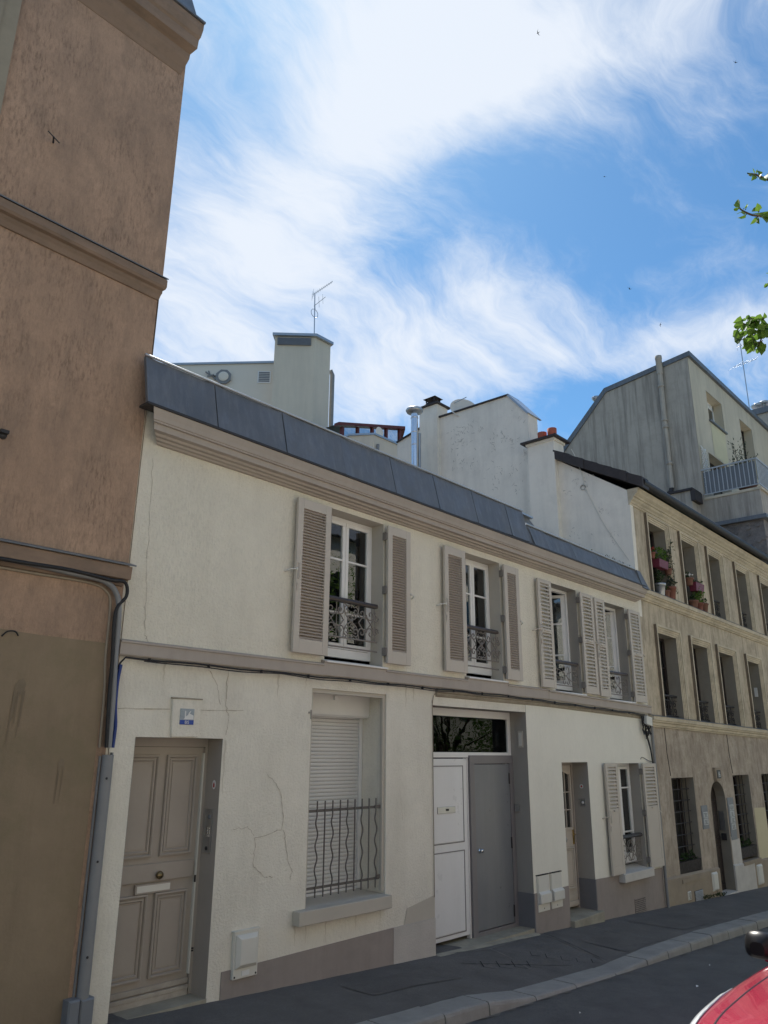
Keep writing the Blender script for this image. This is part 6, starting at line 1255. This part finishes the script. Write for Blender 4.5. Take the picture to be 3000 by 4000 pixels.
cxm = sum(p[0] for p in base_)/5; cym = sum(p[1] for p in base_)/5
mb = MB(); mb.prism([(x+(x-cxm)*.10,y+(y-cym)*.10,zT) for x,y in base_], (0,0,.10)); mb.build('cap', M['zinc_light'], tw)
lou = thing('louvre_grille', 'wide louvred vent panel at the top of the rear shaft', 'vent', onL(a1(1075,577)))
A_, B_ = onL(a1(968,577)), onL(a1(1187,573)); A2, B2 = onL(a1(968,530)), onL(a1(1187,527)); nrm = nL if nL.dot(CAM-P0) > 0 else -nL
A_ += nrm*.03; B_ += nrm*.03
mb = MB(); hh = (A2.z-A_.z); B_.z = A_.z
mb.hexa([A_, B_, B_-nrm*.02, A_-nrm*.02]+[v+Vector((0,0,hh)) for v in (A_, B_, B_-nrm*.02, A_-nrm*.02)]); mb.build('backing', M['cable_grey'], lou)
for k in range(9):
    z0_ = hh*k/9; mb = MB(); q = nrm*.05; mb.hexa([A_+q+Vector((0,0,z0_)), B_+q+Vector((0,0,z0_)), B_+Vector((0,0,z0_+hh*.06)), A_+Vector((0,0,z0_+hh*.06))]+[A_+q+Vector((0,0,z0_+hh*.03)), B_+q+Vector((0,0,z0_+hh*.03)), B_+Vector((0,0,z0_+hh*.09)), A_+Vector((0,0,z0_+hh*.09))]); mb.build('louvre', M['steel'], lou)
p = onY(a1(1325,755), 12.2); mb = MB(); mb.tube([(p.x,p.y,4.5),(p.x,p.y,p.z-.1),(p.x-.12,p.y,p.z+.05)], .085, 10); tag(mb.build('downpipe', M['cable_grey']), 'dark downpipe on the right side of the rear shaft', 'downpipe')
# rear wall left of the shaft
rw_ = thing('rear_block', 'pale flat-roofed block joined to the louvred shaft', 'building', (12,16,6))
def onR(p): return onPlane(p, P0+dL*1.0-nrm*1.2, nL)
WA, WB = onR(a1(330,709)), onR(a1(960,696))
WA = WB+(WA-WB)*1.35; dep_ = -nrm*5
mb = MB(); mb.hexa([(WA.x,WA.y,4),(WB.x,WB.y,4),(WB.x+dep_.x,WB.y+dep_.y,4),(WA.x+dep_.x,WA.y+dep_.y,4),WA,WB,WB+dep_,WA+dep_]); mb.build('wall', M['tower_wall'], rw_)
up = Vector((0,0,.08)); mb = MB(); e_ = nrm*.06; mb.hexa([WA+e_,WB+e_,WB+dep_,WA+dep_,WA+e_+up,WB+e_+up,WB+dep_+up,WA+dep_+up]); mb.build('roof_edge', M['zinc_light'], rw_)
sp = onR(a1(622,790))+nrm*.12; mb = MB(); ax = nrm; o1 = ax.orthogonal().normalized(); o2 = ax.cross(o1)
mb.add([sp+(o1*math.cos(a)+o2*math.sin(a))*.30 for a in [k*math.pi/4+.2 for k in range(8)]]+[sp-nrm*.2+(o1*math.cos(a)+o2*math.sin(a))*.25 for a in [k*math.pi/4+.2 for k in range(8)]], [tuple(range(8))]+[(k,(k+1)%8,(k+1)%8+8,k+8) for k in range(8)]); mb.build('fan_body', M['cable_grey'], None); fo = bpy.data.objects['fan_body']; fo.name = 'wall_fan'; tag(fo, 'octagonal fan outlet on the pale rear block', 'fan outlet')
mb = MB(); mb.add([sp+nrm*.02+(o1*math.cos(a)+o2*math.sin(a))*.19 for a in [k*math.pi/8 for k in range(16)]]+[sp+nrm*.05+(o1*math.cos(a)+o2*math.sin(a))*.12 for a in [k*math.pi/8 for k in range(16)]], [(k,(k+1)%16,(k+1)%16+16,k+16) for k in range(16)]+[tuple(range(16,32))]); mb.build('outlet', M['tower_wall'], fo)
sp2 = onR(a1(550,778))+nrm*.1; mb = MB()
for k in range(6): mb.tube([sp2+rv()*.12, sp2+rv()*.3], .03, 5)
tag(mb.build('camera_bracket', M['cable_grey']), 'small dark lamp and bracket left of the octagonal fan outlet', 'lamp')
sp3 = onR(a1(883,787))+nrm*.03; sx_ = dL; v1 = onThing = thing('wall_vent', 'small square louvre vent on the pale rear block beside the shaft', 'vent', sp3)
mb = MB(); hx_ = sx_*.24; hz_ = Vector((0,0,.24)); mb.hexa([sp3-hx_-hz_, sp3+hx_-hz_, sp3+hx_-hz_-nrm*.05, sp3-hx_-hz_-nrm*.05, sp3-hx_+hz_, sp3+hx_+hz_, sp3+hx_+hz_-nrm*.05, sp3-hx_+hz_-nrm*.05]); mb.build('frame', M['white'], v1)
for k in range(6):
    c_ = sp3+Vector((0,0,-.19+k*.07))+nrm*.012; mb = MB(); a_, b_ = c_-sx_*.2, c_+sx_*.2; mb.hexa([a_,b_,b_-nrm*.012,a_-nrm*.012]+[v+Vector((0,0,.045)) for v in (a_,b_,b_-nrm*.012,a_-nrm*.012)]); mb.build('slat', M['grey_plastic'], v1)
aB = onY(a1(1207,512), 12.8); aT = onY(a1(1211,245), 12.8)
at = yagi('roof_antenna','television antenna with ring and two booms on the louvred shaft',aB,aT,[(onY(a1(1200,250),12.8),onY(a1(1327,165),12.4),11,.16,True),(onY(a1(1205,325),12.8),onY(a1(1280,265),12.5),3,.42,False)])
cr = onY(a1(1211,370), 12.8); mb = MB(); mb.tube([cr+Vector((math.cos(a)*.17,0.02,math.sin(a)*.17)) for a in [k*math.pi/12 for k in range(25)]], .012, 5); mb.build('ring', M['steel'], at)
# red framed glass veranda
vr = thing('glass_veranda', 'red brown framed rooftop veranda with blue reflecting panes', 'veranda', (17.5,10.2,8))
YV = 10.0; tl = onY(a1(1372,1090), YV); tr_ = onY(a2(275,440), YV); bl2 = onY(a1(1385,1180), YV); er = onY(a2(335,490), YV)
slope = lambda x: tl.z+(tr_.z-tl.z)*(x-tl.x)/(tr_.x-tl.x)
x0, x1 = tl.x, tr_.x; nP = 4
mb = MB(); zb = 9.5
for k in range(nP+1):
    x = x0+.12+(x1-x0-.2)*k/nP; mb.box(x-.045,x+.045,YV-.05,YV+.07,zb,slope(x)-.1)
mb.hexa([(x0-.15,YV-.12,slope(x0)-.10),(x1+.1,YV-.12,slope(x1)-.10),(x1+.1,YV+.1,slope(x1)-.10),(x0-.15,YV+.1,slope(x0)-.10),(x0-.15,YV-.12,slope(x0)),(x1+.1,YV-.12,slope(x1)),(x1+.1,YV+.1,slope(x1)),(x0-.15,YV+.1,slope(x0))])
mb.hexa([(x1+.1,YV-.12,slope(x1)-.12),(er.x+.6,YV+1.0,er.z-.1),(er.x+.5,YV+1.2,er.z-.1),(x1,YV+.1,slope(x1)-.16),(x1+.1,YV-.12,slope(x1)),(er.x+.6,YV+1.0,er.z+.06),(er.x+.5,YV+1.2,er.z+.06),(x1,YV+.1,slope(x1))])
mb.box(x0,x1,YV-.04,YV+.05,slope(x0)-.75,slope(x0)-.67); mb.build('frame', M['red_frame'], vr)
mirror = glass_mat('veranda_glass', (.12,.16,.2))
mn = mirror.node_tree.nodes
for n_ in mn:
    if n_.bl_idname == 'ShaderNodeMath': n_.inputs[2].default_value = .6
for k in range(nP):
    xa = x0+.12+(x1-x0-.2)*k/nP+.06; xb = x0+.12+(x1-x0-.2)*(k+1)/nP-.06; mb = MB(); mb.add([(xa,YV,zb),(xb,YV,zb),(xb,YV,slope(xb)-.12),(xa,YV,slope(xa)-.12)], [(0,1,2,3)]); mb.build('pane', mirror, vr, fix=False)
mb = MB(); mb.hexa([(x1+.0,YV,zb),(er.x+.5,YV+1.05,zb),(er.x+.5,YV+1.06,zb),(x1,YV+.01,zb),(x1,YV,slope(x1)-.15),(er.x+.5,YV+1.05,er.z-.1),(er.x+.5,YV+1.06,er.z-.1),(x1,YV+.01,slope(x1)-.15)]); mb.build('pane', mirror, vr)
mb = MB(); mb.box(x0,x1+.3,YV+.8,YV+4,4,zb+2.2); mb.build('rear_wall', M['dark'], vr)
mb = MB(); mb.add([(x0-.1,YV+.1,slope(x0)-.02),(x1+.1,YV+.1,slope(x1)-.02),(x1+.6,YV+4,slope(x1)+.1),(x0-.2,YV+4,slope(x0)+.1)], [(0,1,2,3)]); mb.build('roof', M['tile'], vr, fix=False)
# small cream dormer in front of it
dm = thing('cream_dormer', 'small cream rooftop dormer with zinc edge below the veranda', 'dormer', (16.5,8,6))
q0 = onY(a2(-40,525), 8.0); q1 = onY(a2(100,492), 8.0); q2 = onY(a2(338,602), 8.0)
mb = MB(); ddir = Vector((-.55,.83,0)); A_ = onPlane(a2(-60,528), q1, Vector((.83,.55,0)))
mb.prism([(q1.x,q1.y,4),(q2.x,q2.y,4),(q2.x,q2.y+2,4),(A_.x,A_.y+1,4),(A_.x,A_.y,4)], (0,0,q1.z-4-.02)); mb.build('wall', M['tower'], dm)
mb = MB(); mb.prism([(q1.x,q1.y-.05,q1.z-.02),(q2.x+.05,q2.y-.05,q1.z-.02),(q2.x+.05,q2.y+2,q1.z-.02),(A_.x-.05,A_.y+1,q1.z-.02),(A_.x-.05,A_.y-.03,q1.z-.02)], (0,0,.06)); mb.build('roof_edge', M['zinc_light'], dm)
mb = MB(); mb.tube([(q1.x+.12,q1.y-.06,q1.z-.3),(q1.x+.12,q1.y-.06,5)], .045, 8); mb.build('downpipe', M['cable_grey'], dm)
p = onY(a2(125,482), 8.6); mb = MB(); mb.lathe([(0,.0),(.08,.02),(.14,.05),(.17,.08)], (p.x,p.y,p.z), 16, 'y'); mb.tube([(p.x,p.y,p.z-.6),(p.x,p.y+.05,p.z)], .02, 6); tag(mb.build('satellite_dish', M['tower_wall']), 'small pale satellite dish on the cream dormer', 'satellite dish')

# ================================================================== STREET OPPOSITE (behind the camera, seen in reflections)
ob = thing('opposite_building', 'sunlit pale building across the street', 'building', (10,-15,0))
mb = MB(); mb.box(-16,40,-20,-12.2,-2.5,9.5); mb.build('wall', M['opposite'], ob)  # unseen facade, set nearer and brightened to bounce light onto the house
mb = MB(); mb.prism([(-16,-11.9,9.5),(-16,-16.6,11.8),(-16,-20.2,9.5)], (56,0,0)); mb.build('roof', M['zinc'], ob)
wmsh = MB(); wmsh.box(-.5,.5,0,.06,-.85,.85); wmm = wmsh.mesh('window', M['glass_dark'])
for i in range(20):
    for z in (1.6,4.6,7.6): put('window', wmm, ob, (-14+i*2.7, -12.2, z-.3))

# ================================================================== TREE ON THE NEAR PAVEMENT
def make_tree(x, y, h, label, cr, nleaf, keep_out=True):
    t = thing('street_tree', label, 'tree', (x,y,gz(x)), 'street trees on the near pavement')
    mb = MB(); base = Vector((x,y,gz(x)-.05)); topz = h*.45
    mb.tube(smooth([base, base+Vector((.03,0,topz*.5)), base+Vector((0,.04,topz))],4), [.15-.05*i/8 for i in range(9)], 10)
    C0 = base+Vector((0,0,h*.68)); limbs = []
    for k in range(11):
        a = k*2.4; e = C0+Vector((math.cos(a)*cr*random.uniform(.5,.95), math.sin(a)*cr*random.uniform(.5,.95), random.uniform(-.25,.8)*cr)); m_ = base+Vector((0,0,topz))
        P = smooth([m_, m_+(e-m_)*.4+Vector((0,0,.25)), e],5)
        q = [project(p) for p in P]
        P = [p for p, qq in zip(P, q) if not (keep_out and qq and qq[0] < 3060 and -80 < qq[1] < 4080)]
        if len(P) > 2: mb.tube(P, [.06*(1-.8*i/(len(P)-1))+.006 for i in range(len(P))], 6); limbs.append((P[0], P[-1]))
    tk = mb.build('trunk', M['bark'], t)
    mb = MB(); cl = [C0+rv()*cr*.85 for k in range(46)]
    for k in range(nleaf):
        c_ = random.choice(cl); p = c_+rv()*cr*.27
        if (p-C0).length > cr*1.1: continue
        q = project(p)
        if keep_out and q and q[0] < 3075 and -120 < q[1] < 4100: continue
        d = rv(); d.z -= .3; leaf(mb, p, d, rv()+Vector((0,0,1)), random.uniform(.055,.10), random.uniform(.04,.06))
    mb.build('crown', M['leaf'], t, fix=False); return t
tree = make_tree(5.4,-7.5,6.2,'young leafy street tree whose twig tips hang beside the rooftops',2.5,9000)
make_tree(15.8,-9.3,8.0,'leafy street tree across from the beige building',2.9,8000); make_tree(20.6,-8.8,5.2,'low bushy street tree across from the arched doorway',2.4,8000)
tw_ = MB(); tl_ = MB()
def twig(path, leaves, D_, r0=.007):
    P = [atD(a6(*p), D_+i*.03) for i, p in enumerate(path)]; S_ = smooth(P, 4); tw_.tube(S_, [r0*(.35+.65*i/(len(S_)-1)) for i in range(len(S_))], 5)
    for (bx,by,ex,ey,w_) in leaves:
        A = atD(a6(bx,by), D_+random.uniform(-.03,.05)); B = atD(a6(ex,ey), D_+random.uniform(-.07,.07)); d = B-A
        tw_.tube([A-d*.12, A], .0022, 4); leaf(tl_, A, d, (CAM-A).normalized()+rv()*.8, d.length, d.length*w_)
DT = 3.5
twig([(1150,392),(1215,400),(1280,428),(1380,460),(1560,500)], [(1200,398,1142,392,.3),(1215,395,1195,345,.2),(1225,395,1235,355,.35),(1215,405,1190,450,.4),(1250,412,1272,385,.6),(1285,425,1305,455,.8),(1330,440,1380,420,.6)], DT)
twig([(1075,690),(1110,715),(1180,748),(1260,760),(1345,775),(1560,830)], [(1085,690,1055,615,.45),(1080,695,1025,708,.5),(1075,690,1030,655,.4),(1120,695,1150,655,.5),(1135,700,1150,660,.4),(1110,715,1085,740,.5),(1140,745,1060,785,.45),(1245,720,1235,650,.7),(1245,715,1192,715,.5),(1255,750,1330,735,.6),(1240,765,1175,835,.45),(1250,770,1245,825,.35),(1300,770,1345,785,.4)], DT)
twig([(1312,1360),(1345,1345),(1560,1330)], [(1335,1345,1290,1380,.7),(1340,1250,1310,1256,.4)], DT)
LV = []
for k in range(52):
    bx, by = random.uniform(1060,1420), random.uniform(1640,1900)
    if by > 1640+ (bx-1060)*1.0+150: continue
    a = random.gauss(2.2,.9); l = random.uniform(55,105); LV.append((bx,by,bx+math.cos(a)*l,by+math.sin(a)*l,random.uniform(.5,.8)))
LV += [(1110,1700,1025,1720,.6),(1095,1740,1040,1815,.6),(1170,1680,1240,1640,.6),(1150,1660,1160,1612,.7),(1250,1890,1230,1955,.5),(1240,1850,1195,1870,.6),(1110,1660,1035,1680,.5),(1290,1650,1300,1605,.3),(1140,1745,1100,1800,.6),(1180,1760,1200,1820,.8),(1270,1870,1300,1920,.7)]
twig([(1110,1690),(1170,1705),(1260,1725),(1350,1760),(1560,1820)], LV, DT, .008); twig([(1240,1900),(1280,1800),(1330,1740),(1420,1740)], [], DT, .006)
tw_.build('twigs', M['bark'], tree); tl_.build('leaves', M['leaf'], tree, fix=False)

# ================================================================== SWIFTS
bmsh = MB(); bmsh.lathe([(.0,-.10),(.022,-.05),(.028,0),(.02,.05),(.0,.08)], (0,0,0), 8, 'x')
for s_ in (-1,1): bmsh.add([(.03,0,.004),(.0,s_*.12,.01),(-.10,s_*.22,.0),(-.03,s_*.11,.004),(-.03,0,.0)], [(0,1,2,3,4)])
bmsh.add([(-.08,0,0),(-.16,.03,0),(-.12,0,0),(-.16,-.03,0)], [(0,1,2,3)])
bme_ = bmsh.mesh('swift', M['bird'])
for (px, py, dd, rz_, rx_) in ((2101,129,62,2.0,.5),(2873,244,75,.6,.7),(2361,690,58,2.9,-.6),(2459,1128,55,.4,.9),(2579,1269,66,2.4,.6)):
    o = put('swift', bme_, None, atD((px,py), dd), (rx_, .4, rz_)); tag(o, 'dark swift gliding high in the blue sky', 'bird', 'swifts in the sky')

# ================================================================== RED CAR
car = thing('red_car', 'raspberry red hatchback with black door mirror on the road', 'car', (7.0,-4.95,gz(7)-.1))
CX, CY = 5.0, -4.90
CA_, SA_ = math.cos(R(6)), math.sin(R(6))
def cw(s, t, h):
    s = s*1.55 if s < 1.2 else s+.66
    return Vector((CX+s*CA_+t*SA_, CY+t*CA_-s*SA_, gz(CX+s)-.095+h))
ST = [0,.06,.22,.5,.8,1.12,1.6,2.4,3.2,3.65,3.9,4.0]
HW = [.52,.66,.78,.83,.855,.865,.865,.865,.85,.80,.74,.68]; TP = [.56,.63,.70,.775,.835,.885,.915,.94,.96,.965,.95,.86]
def cat(tab, s):
    import bisect
    i = max(0, min(len(ST)-2, bisect.bisect_right(ST, s)-1)); t = (s-ST[i])/(ST[i+1]-ST[i])
    p0, p1, p2, p3 = tab[max(i-1,0)], tab[i], tab[i+1], tab[min(i+2,len(tab)-1)]
    m1 = (p2-p0)/(ST[i+1]-ST[max(i-1,0)])*(ST[i+1]-ST[i]); m2 = (p3-p1)/(ST[min(i+2,len(ST)-1)]-ST[i])*(ST[i+1]-ST[i])
    return (2*t**3-3*t*t+1)*p1+(t**3-2*t*t+t)*m1+(-2*t**3+3*t*t)*p2+(t**3-t*t)*m2
def prof(s):
    w_, tp = cat(HW, s), cat(TP, s); c_ = .06 if s < 1.3 else .02
    return [(w_*.93,.20),(w_*.985,.33),(w_,.48),(w_*.995,tp-.20),(w_*.965,tp-.085),(w_*.90,tp-.02),(w_*.80,tp+.004),(w_*.55,tp+c_*.55),(w_*.28,tp+c_*.9),(0,tp+c_)]
def surf(s, v):
    P = prof(s); x = v*(len(P)-1); i = min(int(x), len(P)-2); t = x-i
    p0, p1, p2, p3 = P[max(i-1,0)], P[i], P[i+1], P[min(i+2,len(P)-1)]
    f = lambda a,b_,c_,d: .5*((2*b_)+(-a+c_)*t+(2*a-5*b_+4*c_-d)*t*t+(-a+3*b_-3*c_+d)*t**3)
    return f(p0[0],p1[0],p2[0],p3[0]), f(p0[1],p1[1],p2[1],p3[1])
VS = .70
def grid(s0, s1, v0, v1, ns_, nv, mirror_=True, lift=0.0):
    mb = MB()
    for sg in ((1,-1) if mirror_ else (1,)):
        vs = []
        for i in range(ns_+1):
            s = s0+(s1-s0)*i/ns_
            for j in range(nv+1):
                v = v0+(v1-v0)*j/nv; t, h = surf(s, v); vs.append(cw(s, sg*t, h+lift))
        mb.add(vs, [(i*(nv+1)+j, i*(nv+1)+j+1, (i+1)*(nv+1)+j+1, (i+1)*(nv+1)+j) for i in range(ns_) for j in range(nv)], True)
    return mb
def weld(o):
    bm = bmesh.new(); bm.from_mesh(o.data); bmesh.ops.remove_doubles(bm, verts=bm.verts, dist=.0008); bmesh.ops.recalc_face_normals(bm, faces=bm.faces); bm.to_mesh(o.data); bm.free()
body = grid(0,4.0,0,VS-.004,80,24).build('body', M['carpaint'], car); weld(body)
hood = grid(.10,1.14,VS+.004,1,24,14).build('hood', M['carpaint'], car); weld(hood)
o = grid(0,.094,VS-.004,1,4,14).build('nose', M['carpaint'], car); weld(o)
o = grid(1.15,4.0,VS-.004,1,40,10).build('cowl_and_deck', M['black_plastic'], car); weld(o)
mb = MB()
for s_ in (1,-1): mb.tube([cw(s, s_*surf(s,VS)[0], surf(s,VS)[1]-.004) for s in [.09+1.06*k/30 for k in range(31)]], .009, 5)
mb.tube([cw(.097, surf(.097, VS+(1-VS)*abs(k)/10)[0]*(1 if k>=0 else -1), surf(.097, VS+(1-VS)*abs(k)/10)[1]-.004) for k in range(-10,11)][::1] if False else [cw(.097, t, .655) for t in (-.3,0,.3)], .003, 4)
mb.build('panel_gap', M['black_plastic'], car)
# nose closing
mb = MB(); P = [surf(0, v/24) for v in range(25)]; loop = [cw(0,t,h) for t,h in P]+[cw(0,-t,h) for t,h in P[::-1]][1:]; mb.add(loop, [tuple(range(len(loop)))]); P = [surf(4.0, v/24) for v in range(25)]; loop = [cw(4.0,t,h) for t,h in P]+[cw(4.0,-t,h) for t,h in P[::-1]][1:]; mb.add(loop, [tuple(range(len(loop)))]); mb.build('bumper', M['carpaint'], car, fix=False)
mb = MB(); mb.hexa([cw(-.02,-.45,.25),cw(-.02,.45,.25),cw(.03,.45,.25),cw(.03,-.45,.25),cw(-.02,-.42,.42),cw(-.02,.42,.42),cw(.03,.42,.42),cw(.03,-.42,.42)]); mb.build('grille', M['black_plastic'], car)
for sg in (1,-1):     # headlamps: teardrop patch on the wing
    mb = MB(); n, k = 22, 8; vs = []
    for i in range(n+1):
        u = i/n; s = .05+.64*u; half = .115*math.sin(math.pi*min(1,u*.85+.12))**.8*(1-u**3*.95)+.002; vc = .455+.03*u
        for j in range(k+1):
            v = vc+half*(2*j/k-1); t, h = surf(s, v); b_ = .012*(1-(2*j/k-1)**2)*min(1,(1-u)*6); vs.append(cw(s, sg*(t+.004+b_), h+.004+b_))
    mb.add(vs, [(i*(k+1)+j, i*(k+1)+j+1, (i+1)*(k+1)+j+1, (i+1)*(k+1)+j) for i in range(n) for j in range(k)], True); hl = mb.build('headlight', M['lens'], car)
    rim_ = [vs[i*(k+1)] for i in range(n+1)]+[vs[i*(k+1)+k] for i in range(n,-1,-1)]
    mb = MB(); mb.tube(rim_, .006, 5); mb.build('lamp_seal', M['steel'], hl)
# greenhouse
def gh(s, t, h): return cw(s, t, h)
mb = MB(); rf = []
for s, w_, h in ((1.82,.56,1.395),(2.2,.60,1.455),(2.8,.60,1.465),(3.3,.57,1.42),(3.55,.54,1.36)):
    rf.append([gh(s,-w_,h-.03),gh(s,-w_*.85,h+.012),gh(s,-w_*.4,h+.035),gh(s,w_*.4,h+.035),gh(s,w_*.85,h+.012),gh(s,w_,h-.03)])
mb.add([v for r_ in rf for v in r_], [(i*6+j,i*6+j+1,(i+1)*6+j+1,(i+1)*6+j) for i in range(4) for j in range(5)], True)
for sg in (1,-1):
    for a_, b_ in ((gh(1.10,sg*.76,.92),gh(1.84,sg*.575,1.39)),(gh(2.35,sg*.80,.95),gh(2.38,sg*.60,1.43)),(gh(3.45,sg*.76,.97),gh(3.35,sg*.57,1.40)),(gh(3.85,sg*.70,.97),gh(3.55,sg*.54,1.35))): mb.tube([a_, b_], .035, 6)
mb.build('roof', M['carpaint'], car)
cg_ = M['glass_dark']
mb = MB(); mb.add([gh(1.10,-.72,.93),gh(1.0,0,.95),gh(1.10,.72,.93),gh(1.84,.54,1.39),gh(1.78,0,1.42),gh(1.84,-.54,1.39)], [(0,1,4,5),(1,2,3,4)], True); mb.build('windscreen', cg_, car, fix=False)
mb = MB(); mb.add([gh(3.88,-.66,.96),gh(3.88,.66,.96),gh(3.56,.5,1.35),gh(3.56,-.5,1.35)], [(0,1,2,3)]); mb.build('rear_window', cg_, car, fix=False)
for sg in (1,-1):
    for q in (((1.14,.77,.925),(2.33,.80,.95),(2.36,.61,1.42),(1.86,.585,1.375)),((2.40,.80,.95),(3.43,.765,.97),(3.34,.58,1.39),(2.42,.61,1.42))):
        mb = MB(); mb.add([gh(s,sg*t,h) for s,t,h in q], [(0,1,2,3)]); mb.build('side_window', cg_, car, fix=False)
    # mirror
    mb = MB(); vs = []; c_ = cw(1.42, sg*1.03, .88); n, k = 9, 16
    for i in range(n+1):
        u = i/n; rr = math.sin(math.pi*(.08+.84*u))**.55
        for j in range(k):
            a = 2*math.pi*j/k; vs.append(c_+Vector((-.09+.18*u, sg*.12*rr*math.copysign(abs(math.cos(a))**.66, math.cos(a)), (.13 if math.sin(a) > 0 else .075)*rr*math.copysign(abs(math.sin(a))**.7, math.sin(a)))))
    mb.add(vs, [(i*k+j, i*k+(j+1)%k, (i+1)*k+(j+1)%k, (i+1)*k+j) for i in range(n) for j in range(k)], True); mb.add(vs[:k],[tuple(range(k))]); mb.add(vs[-k:],[tuple(range(k))])
    mr_ = mb.build('door_mirror', M['black_plastic'], car)
    mb = MB(); mb.hexa([cw(1.40,sg*.80,.76),cw(1.56,sg*.80,.76),cw(1.50,sg*1.0,.80),cw(1.40,sg*1.0,.80),cw(1.40,sg*.80,.83),cw(1.56,sg*.80,.83),cw(1.50,sg*1.0,.85),cw(1.40,sg*1.0,.85)]); mb.build('mirror_arm', M['carpaint'], mr_)
    for s in (.78,3.28):
        mb = MB(); mb.lathe([(.20,-.1),(.29,-.1),(.31,-.06),(.31,.06),(.29,.1),(.20,.1)], cw(s,sg*.76,.31), 28, 'y'); wh = mb.build('wheel', M['tyre'], car)
        mb = MB(); mb.lathe([(.0,.06),(.05,.06),(.07,.04),(.17,.055),(.20,.09),(.20,-.05)] if sg < 0 else [(.20,.05),(.20,-.09),(.17,-.055),(.07,-.04),(.05,-.06),(.0,-.06)], cw(s,sg*.76,.31), 20, 'y'); mb.build('rim', M['rim'], wh)
